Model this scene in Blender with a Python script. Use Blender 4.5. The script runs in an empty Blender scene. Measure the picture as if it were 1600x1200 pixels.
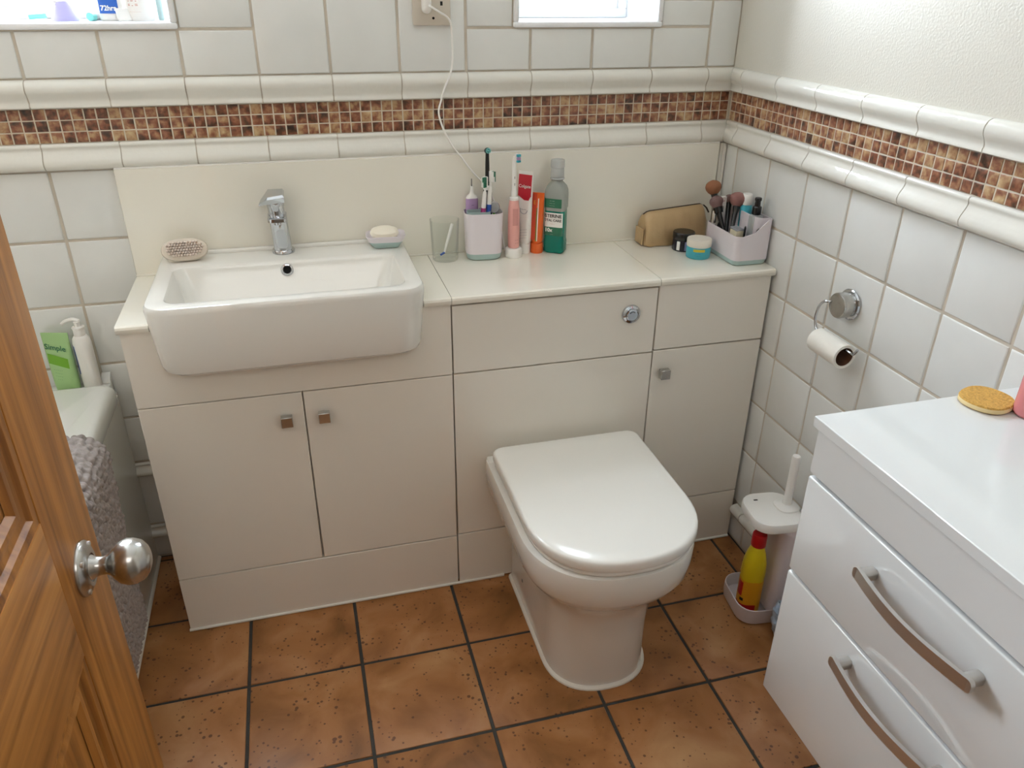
import bpy, bmesh, math, random
from mathutils import Vector, Matrix
rnd = random.Random(7)
S = bpy.context.scene
COL = S.collection
PI = math.pi

# ------------------------------------------------------------------ camera
cam_d = bpy.data.cameras.new('camera'); cam = bpy.data.objects.new('camera', cam_d); COL.objects.link(cam)
YAW, PITCH, ROLL = 0.2718, -0.4783, 0.0106
fw = Vector((math.sin(YAW)*math.cos(PITCH), math.cos(YAW)*math.cos(PITCH), math.sin(PITCH)))
rt = Vector((math.cos(YAW), -math.sin(YAW), 0)); up = rt.cross(fw)
r2 = rt*math.cos(ROLL) + up*math.sin(ROLL); u2 = -rt*math.sin(ROLL) + up*math.cos(ROLL)
cam.matrix_world = Matrix(((r2.x, u2.x, -fw.x, 0.6749), (r2.y, u2.y, -fw.y, -1.904), (r2.z, u2.z, -fw.z, 1.4362), (0, 0, 0, 1)))
cam_d.sensor_width = 36; cam_d.lens = 1218.45*36/1600; cam_d.clip_start = 0.01
S.camera = cam
# ------------------------------------------------------------------ light and exposure
W = bpy.data.worlds.new('World'); S.world = W; W.use_nodes = True
bg = W.node_tree.nodes['Background']
bg.inputs[0].default_value = (0.88, 0.94, 1.0, 1); bg.inputs[1].default_value = 55.0
vs = S.view_settings
vs.view_transform = 'Standard'; vs.look = 'None'; vs.gamma = 1; vs.use_curve_mapping = False
vs.exposure = -0.12
S.cycles.max_bounces = 12; S.cycles.diffuse_bounces = 7; S.cycles.glossy_bounces = 5; S.cycles.transparent_max_bounces = 12
S.cycles.sample_clamp_indirect = 6; S.cycles.use_denoising = True; S.cycles.caustics_reflective = False; S.cycles.caustics_refractive = False

def area(name, loc, rot, sx, sy, power, color, portal=False):
    l = bpy.data.lights.new(name, 'AREA'); l.shape = 'RECTANGLE'; l.size = sx; l.size_y = sy; l.energy = power; l.color = color
    o = bpy.data.objects.new(name, l); COL.objects.link(o); o.location = loc; o.rotation_euler = rot
    if portal: l.cycles.is_portal = True
    return o
WIN = [(-0.46, 0.462, 1.351, 2.13), (1.212, 1.557, 1.351, 2.13)]        # the two windows of the back wall
for k, (a, b, c, d) in enumerate(WIN):
    area('window_portal', ((a+b)/2, 0.30, (c+d)/2), (-PI/2, 0, 0), b-a, d-c, 1, (1, 1, 1), True)
area('hall_fill', (0.75, -2.75, 2.33), (0, 0, 0), 1.1, 1.1, 12.5, (1.0, 0.97, 0.94))     # added soft fill under the hall ceiling

# ------------------------------------------------------------------ materials
def lin(h):
    h = h.lstrip('#'); v = [int(h[i:i+2], 16)/255 for i in (0, 2, 4)]
    return tuple(c/12.92 if c <= 0.04045 else ((c+0.055)/1.055)**2.4 for c in v) + (1,)
def mat(name, col, rough=0.5, metal=0.0, bump=0.0, bscale=40.0, coat=0.0, trans=0.0, vary=0.0, ior=1.5, bdist=0.002, sss=0.0):
    m = bpy.data.materials.new(name); m.use_nodes = True; nt = m.node_tree; p = nt.nodes['Principled BSDF']
    c = lin(col) if isinstance(col, str) else col
    p.inputs['Base Color'].default_value = c; p.inputs['Roughness'].default_value = rough; p.inputs['Metallic'].default_value = metal
    p.inputs['Coat Weight'].default_value = coat; p.inputs['Transmission Weight'].default_value = trans; p.inputs['IOR'].default_value = ior
    p.inputs['Coat Roughness'].default_value = 0.05
    if bump or vary:
        tc = nt.nodes.new('ShaderNodeTexCoord'); oi = nt.nodes.new('ShaderNodeObjectInfo')
        mu = nt.nodes.new('ShaderNodeMath'); mu.operation = 'MULTIPLY'; mu.inputs[1].default_value = 57.0; nt.links.new(oi.outputs['Random'], mu.inputs[0])
        va = nt.nodes.new('ShaderNodeVectorMath'); va.operation = 'ADD'; nt.links.new(tc.outputs['Object'], va.inputs[0]); nt.links.new(mu.outputs[0], va.inputs[1])
        nz = nt.nodes.new('ShaderNodeTexNoise'); nz.inputs['Scale'].default_value = bscale; nz.inputs['Detail'].default_value = 3; nt.links.new(va.outputs[0], nz.inputs['Vector'])
        if bump:
            b = nt.nodes.new('ShaderNodeBump'); b.inputs['Strength'].default_value = bump; b.inputs['Distance'].default_value = bdist
            nt.links.new(nz.outputs['Fac'], b.inputs['Height']); nt.links.new(b.outputs[0], p.inputs['Normal'])
        if vary:
            mx = nt.nodes.new('ShaderNodeMix'); mx.data_type = 'RGBA'; mx.blend_type = 'MULTIPLY'
            mr = nt.nodes.new('ShaderNodeMapRange'); mr.inputs[3].default_value = 1-vary; mr.inputs[4].default_value = 1.0
            mr.inputs[1].default_value = 0.3; mr.inputs[2].default_value = 0.7
            nt.links.new(nz.outputs['Fac'], mr.inputs[0]); mx.inputs[0].default_value = 1.0; mx.inputs[6].default_value = c
            nt.links.new(mr.outputs[0], mx.inputs[7]); nt.links.new(mx.outputs[2], p.inputs['Base Color'])
    return m
def ramp_mat(name, stops, scale, rough, objrand=0.0, stretch=(1, 1, 1), detail=5, bump=0.2, bdist=0.001, speck=None, coat=0.0, distort=0.6):
    """noise ramp over object space, shifted (and tinted) per object; optional dark specks"""
    m = bpy.data.materials.new(name); m.use_nodes = True; nt = m.node_tree; p = nt.nodes['Principled BSDF']; L = nt.links.new
    p.inputs['Roughness'].default_value = rough; p.inputs['Coat Weight'].default_value = coat
    tc = nt.nodes.new('ShaderNodeTexCoord'); oi = nt.nodes.new('ShaderNodeObjectInfo')
    mp = nt.nodes.new('ShaderNodeMapping'); mp.inputs['Scale'].default_value = stretch; L(tc.outputs['Object'], mp.inputs['Vector'])
    mu = nt.nodes.new('ShaderNodeMath'); mu.operation = 'MULTIPLY'; mu.inputs[1].default_value = 91.0; L(oi.outputs['Random'], mu.inputs[0])
    va = nt.nodes.new('ShaderNodeVectorMath'); va.operation = 'ADD'; L(mp.outputs[0], va.inputs[0]); L(mu.outputs[0], va.inputs[1])
    nz = nt.nodes.new('ShaderNodeTexNoise'); nz.inputs['Scale'].default_value = scale; nz.inputs['Detail'].default_value = detail; nz.inputs['Distortion'].default_value = distort
    L(va.outputs[0], nz.inputs['Vector'])
    h = nz.outputs['Fac']
    if objrand:
        sh = nt.nodes.new('ShaderNodeMath'); sh.operation = 'MULTIPLY_ADD'; L(oi.outputs['Random'], sh.inputs[0]); sh.inputs[1].default_value = objrand; L(h, sh.inputs[2])
        sb = nt.nodes.new('ShaderNodeMath'); sb.operation = 'SUBTRACT'; L(sh.outputs[0], sb.inputs[0]); sb.inputs[1].default_value = objrand*0.5; h = sb.outputs[0]
    cr = nt.nodes.new('ShaderNodeValToRGB'); L(h, cr.inputs[0]); e = cr.color_ramp.elements
    while len(e) < len(stops): e.new(0.5)
    for el, (pos, c) in zip(e, stops): el.position = pos; el.color = lin(c)
    out = cr.outputs[0]
    if speck:
        sc, thr, scol = speck
        n2 = nt.nodes.new('ShaderNodeTexVoronoi'); n2.inputs['Scale'].default_value = sc; L(va.outputs[0], n2.inputs['Vector'])
        n3 = nt.nodes.new('ShaderNodeTexNoise'); n3.inputs['Scale'].default_value = sc*0.33; n3.inputs['Detail'].default_value = 3; L(va.outputs[0], n3.inputs['Vector'])
        a2 = nt.nodes.new('ShaderNodeMath'); a2.operation = 'MULTIPLY_ADD'; L(n3.outputs['Fac'], a2.inputs[0]); a2.inputs[1].default_value = 1.1; L(n2.outputs['Distance'], a2.inputs[2])
        mr = nt.nodes.new('ShaderNodeMapRange'); mr.inputs[1].default_value = thr; mr.inputs[2].default_value = thr+0.07; mr.inputs[3].default_value = 0.8; mr.inputs[4].default_value = 0.0; L(a2.outputs[0], mr.inputs[0])
        mx = nt.nodes.new('ShaderNodeMix'); mx.data_type = 'RGBA'; L(mr.outputs[0], mx.inputs[0]); L(out, mx.inputs[6]); mx.inputs[7].default_value = lin(scol); out = mx.outputs[2]
    L(out, p.inputs['Base Color'])
    if bump:
        b = nt.nodes.new('ShaderNodeBump'); b.inputs['Strength'].default_value = bump; b.inputs['Distance'].default_value = bdist
        L(nz.outputs['Fac'], b.inputs['Height']); L(b.outputs[0], p.inputs['Normal'])
    return m
def glass_pane_mat(name, tint, ior=1.3):
    m = bpy.data.materials.new(name); m.use_nodes = True; nt = m.node_tree; nt.nodes.clear(); L = nt.links.new
    o = nt.nodes.new('ShaderNodeOutputMaterial'); t = nt.nodes.new('ShaderNodeBsdfTransparent'); g = nt.nodes.new('ShaderNodeBsdfGlossy')
    t.inputs[0].default_value = tint; g.inputs['Roughness'].default_value = 0.02
    f = nt.nodes.new('ShaderNodeFresnel'); f.inputs[0].default_value = ior; mx = nt.nodes.new('ShaderNodeMixShader')
    k_ = nt.nodes.new('ShaderNodeMath'); k_.operation = 'MULTIPLY'; k_.inputs[1].default_value = 0.4; L(f.outputs[0], k_.inputs[0])
    L(k_.outputs[0], mx.inputs[0]); L(t.outputs[0], mx.inputs[1]); L(g.outputs[0], mx.inputs[2]); L(mx.outputs[0], o.inputs[0])
    return m
M = dict(
    tile=mat('glazed_tile', '#dfe0dd', 0.13, bump=0.30, bscale=9, bdist=0.006, vary=0.05),
    dado=mat('glazed_dado', '#dcdad2', 0.10, bump=0.22, bscale=38, bdist=0.004),
    grout=mat('wall_grout', '#cdc3b4', 0.9, vary=0.2, bscale=14),
    mgrout=mat('mosaic_grout', '#c9c0ae', 0.9),
    mosaic=ramp_mat('mosaic_stone', [(0.22, '#2c2019'), (0.35, '#5a3a28'), (0.45, '#7e4c36'), (0.53, '#8f6449'), (0.63, '#a98763'), (0.80, '#bfa680')], 62, 0.3, objrand=0.24, detail=5, bump=0.12, distort=0.25),
    plaster=mat('white_paint', '#cfcbc0', 0.38, bump=0.35, bscale=230, bdist=0.002),
    ceiling=mat('ceiling_paint', '#efeee9', 0.85),
    fgrout=mat('floor_grout', '#3c3a36', 0.9, vary=0.2, bscale=20),
    ftile=ramp_mat('terracotta', [(0.26, '#74491f'), (0.42, '#8e5d31'), (0.52, '#9c683b'), (0.62, '#a6764a'), (0.8, '#b58a5e')], 7.5, 0.42, objrand=0.14, detail=12, bump=0.25, bdist=0.002, speck=(80, 0.645, '#4c2916')),
    cab=mat('white_cabinet', '#e2ddd3', 0.2), top=mat('gloss_worktop', '#e6e2d6', 0.08, coat=0.3),
    dark=mat('dark_gap', '#1c1815', 0.8), ceramic=mat('white_ceramic', '#e0ded8', 0.07, coat=0.3),
    lid=mat('white_lid', '#eae9e4', 0.16), seal=mat('white_sealant', '#dcd8ce', 0.5),
    chrome=mat('chrome', '#c9ccd0', 0.06, 1.0), satin=mat('satin_steel', '#bcbab6', 0.24, 1.0), nickel=mat('brushed_nickel', '#cac6c0', 0.42, 1.0),
    black=mat('black_plastic', '#121213', 0.25), hole=mat('black_hole', '#050505', 0.9),
    white=mat('white_plastic', '#eceae6', 0.3), offw=mat('off_white_plastic', '#d9d2c6', 0.4), ivory=mat('ivory_socket', '#c9c0b2', 0.4),
    lilac=mat('pale_lilac_plastic', '#dcd5da', 0.4), mint=mat('pale_mint_plastic', '#a5bbb9', 0.4), teal=mat('teal_plastic', '#3fa3b4', 0.35),
    pink=mat('pink_plastic', '#e0a49c', 0.35), dpink=mat('dusky_pink_rubber', '#c98d86', 0.5), red=mat('red_print', '#b5162b', 0.35), orange=mat('orange_plastic', '#d9601f', 0.35),
    dorange=mat('red_orange_print', '#bd3a1d', 0.35), magenta=mat('magenta_plastic', '#a53a7c', 0.35), blue=mat('blue_plastic', '#2f55a8', 0.35), purple=mat('mauve_plastic', '#a88bb4', 0.4),
    green=mat('green_plastic', '#4f8a2a', 0.35), lgreen=mat('light_green_tube', '#a0c487', 0.35), dgreen=mat('dark_green_print', '#22684c', 0.4), band=mat('vivid_green_band', '#6aa323', 0.35),
    yellow=mat('yellow_plastic', '#d8c21a', 0.3), redcap=mat('red_plastic', '#b5151a', 0.3), amber=mat('amber_print', '#d99a1e', 0.3), silver=mat('silver_print', '#a9abb2', 0.35, 0.5),
    gold=mat('gold_fabric', '#b89c74', 0.42, 0.30, bump=0.6, bscale=45, bdist=0.004), zip=mat('dark_zip', '#3a2d20', 0.6),
    navy=mat('dark_jar', '#191724', 0.2), lav=mat('lavender_label', '#9d97bd', 0.5), jarlid=mat('cream_lid', '#ded8cc', 0.35), olive=mat('yellow_print', '#c3b127', 0.5),
    hair1=mat('brown_hair', '#8a5a3c', 0.8, bump=0.5, bscale=300), hair2=mat('mauve_hair', '#6f5552', 0.8, bump=0.5, bscale=300), hair3=mat('pink_hair', '#8c625c', 0.8, bump=0.5, bscale=300),
    soap=mat('cream_soap', '#ece5d4', 0.4), brist=mat('cream_bristle', '#d6c7bd', 0.7), clearp=mat('frosted_handle', '#cfc3b4', 0.25),
    glass=glass_pane_mat('clear_glass', (0.975, 0.985, 0.98, 1), 1.13), mwbody=mat('clear_grey_plastic', '#ccd2cd', 0.1, trans=0.55, ior=1.2), mwliq=mat('green_mouthwash', '#1d8a78', 0.08, trans=0.35, ior=1.33),
    clear=mat('clear_plastic', '#dfe2e2', 0.15, trans=0.5, ior=1.2), pinkliq=mat('pink_liquid', '#e58f93', 0.15, trans=0.25),
    paper=mat('tissue_paper', '#e6e2d9', 0.9, bump=0.2, bscale=150), card=mat('brown_card', '#6a4a36', 0.9),
    sponge=mat('yellow_sponge', '#dcab55', 0.9, bump=0.9, bscale=330, bdist=0.004, vary=0.35), sponge2=mat('pale_sponge', '#e3cd9b', 0.9),
    chenille=mat('grey_chenille', '#a39a96', 0.95, vary=0.25, bscale=120), bath=mat('bath_acrylic', '#dcdcd6', 0.12, coat=0.2),
    chest=mat('gloss_drawer', '#d9dcdc', 0.07, coat=0.4), ink=mat('black_ink', '#23211f', 0.6), winks=mat('white_ink', '#f2f0ec', 0.5), greyink=mat('grey_ink', '#6d6a66', 0.6), redink=mat('red_ink', '#b8604a', 0.6),
    pvc=mat('white_pvc', '#eef0f2', 0.2), bag=mat('blue_print_bag', '#b8cbe2', 0.5, vary=0.5, bscale=60), pane=glass_pane_mat('window_glass', (0.96, 0.98, 1, 1)), cream=mat('cream_box', '#d8cfb4', 0.5),
    teal2=mat('aqua_cap', '#79c9c4', 0.4), label72=mat('deep_blue_label', '#2456a4', 0.4), hallp=mat('hall_paint', '#b3aa9d', 0.8), leftp=mat('beige_paint', '#b4aa9c', 0.7), lavcap=mat('lavender_cap', '#a9a3cc', 0.5), carpet=mat('hall_carpet', '#8b7a66', 0.95),
)
def wood(name, axis):
    st = [30, 30, 30]; st[axis] = 1.3
    return ramp_mat(name, [(0.28, '#6b3f14'), (0.45, '#935e26'), (0.6, '#a86f31'), (0.8, '#bb8341')], 2.2, 0.45, objrand=0.10, stretch=st, detail=7, bump=0.22, bdist=0.0015, coat=0.0, distort=0.5)
M['woodz'] = wood('oak_vertical', 2); M['woody'] = wood('oak_horizontal', 1)

# ------------------------------------------------------------------ mesh helpers
def smooth(me, ang=38):
    for p in me.polygons: p.use_smooth = True
    me.set_sharp_from_angle(angle=math.radians(ang))
def link(name, me, m, parent=None, loc=None, rot=None):
    o = bpy.data.objects.new(name, me); COL.objects.link(o)
    if m is not None and not me.materials: me.materials.append(m)
    if parent: o.parent = parent
    if loc: o.location = loc
    if rot: o.rotation_euler = rot
    return o
def obj(name, bm, m, parent=None, loc=None, rot=None, ang=38):
    me = bpy.data.meshes.new(name); bmesh.ops.recalc_face_normals(bm, faces=bm.faces[:]); bm.to_mesh(me); bm.free()
    smooth(me, ang); return link(name, me, m, parent, loc, rot)
def tag(o, label, cat, group=None):
    o['label'] = label; o['category'] = cat
    if group: o['group'] = group
    return o
def thing(name, label, cat, loc=(0, 0, 0), rz=0.0, group=None):
    o = bpy.data.objects.new(name, None); COL.objects.link(o); o.location = loc; o.rotation_euler = (0, 0, rz); o.empty_display_size = 0.02
    return tag(o, label, cat, group)
def struct(o): o['kind'] = 'structure'; return o
def join(*bms):
    b = bmesh.new()
    for x in bms:
        me = bpy.data.meshes.new('tmp'); x.to_mesh(me); x.free(); b.from_mesh(me); bpy.data.meshes.remove(me)
    return b
def box(x0, x1, y0, y1, z0, z1, bev=0.0, seg=2):
    bm = bmesh.new(); bmesh.ops.create_cube(bm, size=1)
    for v in bm.verts: v.co = Vector(((x0+x1)/2+v.co.x*(x1-x0), (y0+y1)/2+v.co.y*(y1-y0), (z0+z1)/2+v.co.z*(z1-z0)))
    if bev: bmesh.ops.bevel(bm, geom=bm.edges[:], offset=bev, segments=seg, profile=0.5, affect='EDGES')
    return bm
def loft(rings, cap0=True, cap1=True, closed=True):
    bm = bmesh.new(); V = [[bm.verts.new(p) for p in r] for r in rings]; n = len(rings[0])
    for a, b in zip(V, V[1:]):
        for i in range(n if closed else n-1):
            j = (i+1) % n; bm.faces.new((a[i], a[j], b[j], b[i]))
    if cap0: bm.faces.new(V[0][::-1])
    if cap1: bm.faces.new(V[-1])
    return bm
def circ(r, z, n=32, cx=0, cy=0): return [(cx+r*math.cos(2*PI*i/n), cy+r*math.sin(2*PI*i/n), z) for i in range(n)]
def lathe(prof, n=32, cap0=True, cap1=True, cx=0, cy=0): return loft([circ(max(r, 1e-5), z, n, cx, cy) for r, z in prof], cap0, cap1)
def rr(w, d, r, z, cx=0, cy=0, n=6):
    """rounded rectangle ring, starting at the middle of the -y side, counter-clockwise"""
    r = min(r, w/2-1e-4, d/2-1e-4); P = [(cx, cy-d/2, z)]
    for ax, ay, a0 in ((1, -1, -PI/2), (1, 1, 0), (-1, 1, PI/2), (-1, -1, PI)):
        for k in range(n+1):
            a = a0+PI/2*k/n; P.append((cx+ax*(w/2-r)+r*math.cos(a), cy+ay*(d/2-r)+r*math.sin(a), z))
    return P
def dring(w, yb, yf, z, cx, n=24, rb=0.03, e=None):
    """D outline: straight back at yb with rounded corners, semi-elliptic front reaching yf"""
    e = e if e else w*0.5; ys = yf+e; P = []
    for k in range(n+1):
        a = PI+PI*k/n; ca, sa = math.cos(a), math.sin(a)
        q = 2/2.3
        P.append((cx+w/2*math.copysign(abs(ca)**q, ca), ys+e*math.copysign(abs(sa)**q, sa), z))
    for ax, a0 in ((1, 0), (-1, PI/2)):
        for k in range(5):
            a = a0+PI/2*k/4; P.append((cx+ax*(w/2-rb)+rb*math.cos(a), yb-rb+rb*math.sin(a), z))
    return P
def catmull(P, k=8):
    P = [Vector(p) for p in P]; out = []
    Q = [P[0]*2-P[1]]+P+[P[-1]*2-P[-2]]
    for i in range(1, len(Q)-2):
        a, b, c, d = Q[i-1:i+3]
        for s in range(k):
            t = s/k; out.append(0.5*((2*b)+(c-a)*t+(2*a-5*b+4*c-d)*t*t+(3*b-a-3*c+d)*t**3))
    return out+[P[-1]]
def tube(P, r, n=10, caps=True):
    P = [Vector(p) for p in P]; R = r if isinstance(r, (list, tuple)) else [r]*len(P)
    t = (P[1]-P[0]).normalized(); u = t.orthogonal().normalized(); rings = []
    for i, p in enumerate(P):
        a = P[max(i-1, 0)]; b = P[min(i+1, len(P)-1)]; t = (b-a).normalized(); u = (u-t*u.dot(t)).normalized(); v = t.cross(u)
        rings.append([tuple(p+(u*math.cos(2*PI*k/n)+v*math.sin(2*PI*k/n))*R[i]) for k in range(n)])
    return loft(rings, caps, caps)
def prism(poly, y0, y1, axis='y'):
    """extrude a 2-D polygon (x,z) along y (or (y,z) along x, or (x,y) along z)"""
    f = {'y': lambda p, t: (p[0], t, p[1]), 'x': lambda p, t: (t, p[0], p[1]), 'z': lambda p, t: (p[0], p[1], t)}[axis]
    bm = bmesh.new(); A = [bm.verts.new(f(p, y0)) for p in poly]; B = [bm.verts.new(f(p, y1)) for p in poly]; n = len(poly)
    bm.faces.new(A); bm.faces.new(B[::-1])
    for i in range(n): bm.faces.new((A[i], A[(i+1) % n], B[(i+1) % n], B[i]))
    return bm
def ringmap(ring):
    """arc length along an outline (0 at its first point) -> point and outward normal"""
    P = [Vector((p[0], p[1])) for p in ring]; n = len(P); L = [(P[(i+1) % n]-P[i]).length for i in range(n)]; T = sum(L)
    def f(s):
        s = s % T; i = 0
        while s > L[i] and i < n-1: s -= L[i]; i += 1
        a, b = P[i], P[(i+1) % n]; d = (b-a).normalized() if L[i] > 1e-9 else Vector((1, 0)); return a+d*s, Vector((d.y, -d.x))
    return f
def patch(ring, s0, s1, z0, z1, off=0.0004, n=14, taper=None):
    """print wrapped on an outline: a thin skin from arc length s0 to s1"""
    f = ringmap(ring); bm = bmesh.new(); R = []
    for z in (z0, z1):
        row = []
        for k in range(n+1):
            p, nn = f(s0+(s1-s0)*k/n); q = p+nn*off; row.append(bm.verts.new((q.x, q.y, z)))
        R.append(row)
    for k in range(n): bm.faces.new((R[0][k], R[0][k+1], R[1][k+1], R[1][k]))
    return bm
def textmesh(s, size, bold=0.0):
    c = bpy.data.curves.new('t', 'FONT'); c.body = s; c.size = size; c.align_x = 'CENTER'; c.align_y = 'CENTER'; c.offset = bold; c.resolution_u = 3
    o = bpy.data.objects.new('t', c); me = bpy.data.meshes.new_from_object(o); bpy.data.objects.remove(o); bpy.data.curves.remove(c)
    return me
def wraptext(s, size, ring, s0, z, m, parent, off=0.0009, bold=0.0, tilt=0.0):
    me = textmesh(s, size, bold); f = ringmap(ring)
    ct, st = math.cos(tilt), math.sin(tilt)
    for v in me.vertices:
        x, y = v.co.x*ct-v.co.y*st, v.co.x*st+v.co.y*ct
        p, n = f(s0+x); q = p+n*off; v.co = (q.x, q.y, z+y)
    return link('lettering', me, m, parent)
def flattext(s, size, m, parent, loc, rot, bold=0.0):
    return link('lettering', textmesh(s, size, bold), m, parent, loc, rot)
def curved_edge_plate(x0, x1, y0, y1, z0, z1, r=0.004): return box(x0, x1, y0, y1, z0, z1, r, 3)

# ------------------------------------------------------------------ room shell
XR, YF, XL, HC = 1.784, -1.80, -0.53, 2.34
P0 = 0.154; JX, RY, RZ = 0.1634, -0.3745, 0.7509
TT = 0.006                                           # tile thickness: tile faces stand on y=0 and x=XR
def split(rect, holes):
    out = [rect]
    for hx0, hx1, hz0, hz1 in holes:
        nx = []
        for x0, x1, z0, z1 in out:
            if hx1 <= x0 or hx0 >= x1 or hz1 <= z0 or hz0 >= z1: nx.append((x0, x1, z0, z1)); continue
            if z0 < hz0: nx.append((x0, x1, z0, hz0))
            if z1 > hz1: nx.append((x0, x1, hz1, z1))
            a, b = max(z0, hz0), min(z1, hz1)
            if x0 < hx0: nx.append((x0, hx0, a, b))
            if x1 > hx1: nx.append((hx1, x1, a, b))
        out = nx
    return [t for t in out if t[1]-t[0] > 0.008 and t[3]-t[2] > 0.008]
TM = {}
def tilemesh(w, h, t, bev, name):
    """a tile in its own xz plane, glazed face towards -y, with a softened front edge"""
    k = (round(w, 4), round(h, 4), t, name)
    if k not in TM:
        rings = [[(sx*(w/2-i), y, sz*(h/2-i)) for sx, sz in ((-1, -1), (1, -1), (1, 1), (-1, 1))] for i, y in ((0, t), (0, bev*0.8), (bev*0.35, bev*0.22), (bev, 0))]
        bm = loft(rings); me = bpy.data.meshes.new(name); bmesh.ops.recalc_face_normals(bm, faces=bm.faces[:]); bm.to_mesh(me); bm.free(); smooth(me, 60); TM[k] = me
    return TM[k]
G = 0.0058                                           # tile joint
def wall_panel(name, x0, x1, y0, y1, z0, z1, m): return struct(obj(name, box(x0, x1, y0, y1, z0, z1), m))

# back wall: substrate with two window openings
bmw = bmesh.new()
wb = []
for x0, x1, z0, z1 in split((XL-0.1, XR+0.1, -0.05, HC), [(a-0.004, b+0.004, c-0.006, d+0.004) for a, b, c, d in WIN]):
    wb.append(box(x0, x1, 0.0026, 0.30, z0, z1))
wall_back = struct(obj('wall_back', join(*wb), M['grout']))
wall_right = wall_panel('wall_right', XR+0.0026, XR+0.12, YF-0.1, TT, -0.05, HC, M['grout'])
wall_left = wall_panel('wall_left', XL-0.1, XL, YF-0.1, TT-0.002, -0.05, HC, M['leftp'])
fr = [box(XL, 0.345, YF-0.1, YF, 0, HC), box(1.13, XR+TT, YF-0.1, YF, 0, HC), box(0.345, 1.13, YF-0.1, YF, 2.02, HC)]
struct(obj('wall_front', join(*fr), M['hallp']))
wall_panel('ceiling', XL-0.1, XR+0.12, -3.6, 0.30, HC, HC+0.1, M['ceiling'])
floor = wall_panel('floor', XL-0.1, XR+0.12, YF-0.02, 0.30, -0.06, -0.003, M['fgrout'])
# the hall behind the camera
wall_panel('wall_hall_left', -0.20, -0.12, -3.6, YF-0.1, 0, HC, M['hallp'])
wall_panel('wall_hall_right', 1.62, 1.70, -3.6, YF-0.1, 0, HC, M['hallp'])
wall_panel('wall_hall_end', -0.2, 1.7, -3.68, -3.6, 0, HC, M['hallp'])
wall_panel('floor_hall', -0.2, 1.7, -3.68, YF-0.02, -0.06, -0.001, M['carpet'])

def back_tile(x0, x1, z0, z1, nm='wall_tile'):
    x0 += G/2; x1 -= G/2; z0 += G/2; z1 -= G/2
    link(nm, tilemesh(x1-x0, z1-z0, TT, 0.0028, nm), M['tile'], wall_back, ((x0+x1)/2+rnd.uniform(-.0005, .0005), rnd.uniform(-.0006, .0003), (z0+z1)/2), (rnd.uniform(-.004, .004), 0, rnd.uniform(-.004, .004)))
def right_tile(y0, y1, z0, z1, nm='wall_tile'):
    y0 += G/2; y1 -= G/2; z0 += G/2; z1 -= G/2
    link(nm, tilemesh(y1-y0, z1-z0, TT, 0.0028, nm), M['tile'], wall_right, (XR+rnd.uniform(-.0003, .0006), (y0+y1)/2, (z0+z1)/2), (0, rnd.uniform(-.004, .004), -PI/2+rnd.uniform(-.004, .004)))
ZU0, ZU1, ZL0, ZL1 = 1.187, 1.2445, 1.0605, 1.117     # upper and lower dado rails, mosaic between
cols = [JX+P0*k for k in range(-5, 11)]
edges = [XL]+[c for c in cols if XL+0.02 < c < XR-0.02]+[XR]
TRIM = 0.013
HW = [(a-TRIM, b+TRIM, c-TRIM, d+TRIM) for a, b, c, d in WIN]
for x0, x1 in zip(edges, edges[1:]):
    z = ZU1
    while z < HC-0.01:
        for t in split((x0, x1, z, min(z+P0, HC)), HW): back_tile(*t)
        z += P0
    if x0 < 0.31:                                      # below the rails the wall shows only left of the cabinets
        for z0, z1 in ((0.905, ZL0), (0.751, 0.905), (0.597, 0.751), (0.443, 0.597), (0.311, 0.443), (0.11, 0.27), (0.0, 0.072)):
            back_tile(x0, min(x1, 0.297), z0, z1)
UP = [(0, ZU1), (-0.006, ZU1-.0005), (-.013, ZU1-.004), (-.0175, ZU1-.011), (-.019, ZU1-.018), (-.0175, ZU1-.026), (-.013, ZU1-.033), (-.0095, ZU1-.040), (-.0085, ZU1-.046), (-.0105, ZU1-.049), (-.0105, ZU1-.054), (-.007, ZU0+.001), (0, ZU0)]
LP = [(0, ZL1), (-.007, ZL1-.0005), (-.0095, ZL1-.003), (-.0095, ZL1-.008), (-.0075, ZL1-.0105), (-.0085, ZL1-.016), (-.0125, ZL1-.024), (-.0175, ZL1-.032), (-.020, ZL1-.040), (-.0185, ZL1-.047), (-.014, ZL1-.0525), (-.007, ZL1-.0555), (0, ZL0)]
def dado(prof, a, b, right=False, nm='dado_rail_tile', m0=False, m1=False):
    """one moulded rail tile between a and b; a mitre where it meets the corner"""
    a += 0.0012; b -= 0.0012
    rings = []
    for k, t in ((0, a), (1, b)):
        rr_ = []
        for d, z in prof:
            e = t
            if k == 1 and m1: e = t+d*0.95
            if k == 0 and m0: e = t-d*0.95
            rr_.append((e, d+TT*0, z))
        rings.append(rr_)
    bm = loft([rings[0], rings[1]], True, True, True)
    if right:
        for v in bm.verts: v.co = Vector((XR+v.co.y, -v.co.x, v.co.z))
        return obj(nm, bm, M['dado'], wall_right, ang=50)
    return obj(nm, bm, M['dado'], wall_back, ang=50)
for x0, x1 in zip(edges, edges[1:]):
    for prof in (UP, LP): dado(prof, x0, x1, m1=(x1 == XR))
    if x0 < 0.3:
        for zc in (0.2905, 0.0905):
            pr = [(d, (z-ZL1)*0.66+zc+0.0185) for d, z in LP]; dado(pr, x0, min(x1, 0.297))
yj = [0.0]+[0.066+P0*k for k in range(0, 12)]; yj = [y for y in yj if y < 1.78]+[-YF]
for y0, y1 in zip(yj, yj[1:]):
    for prof in (UP, LP): dado(prof, y0, y1, True, m0=(y0 == 0.0))
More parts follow.
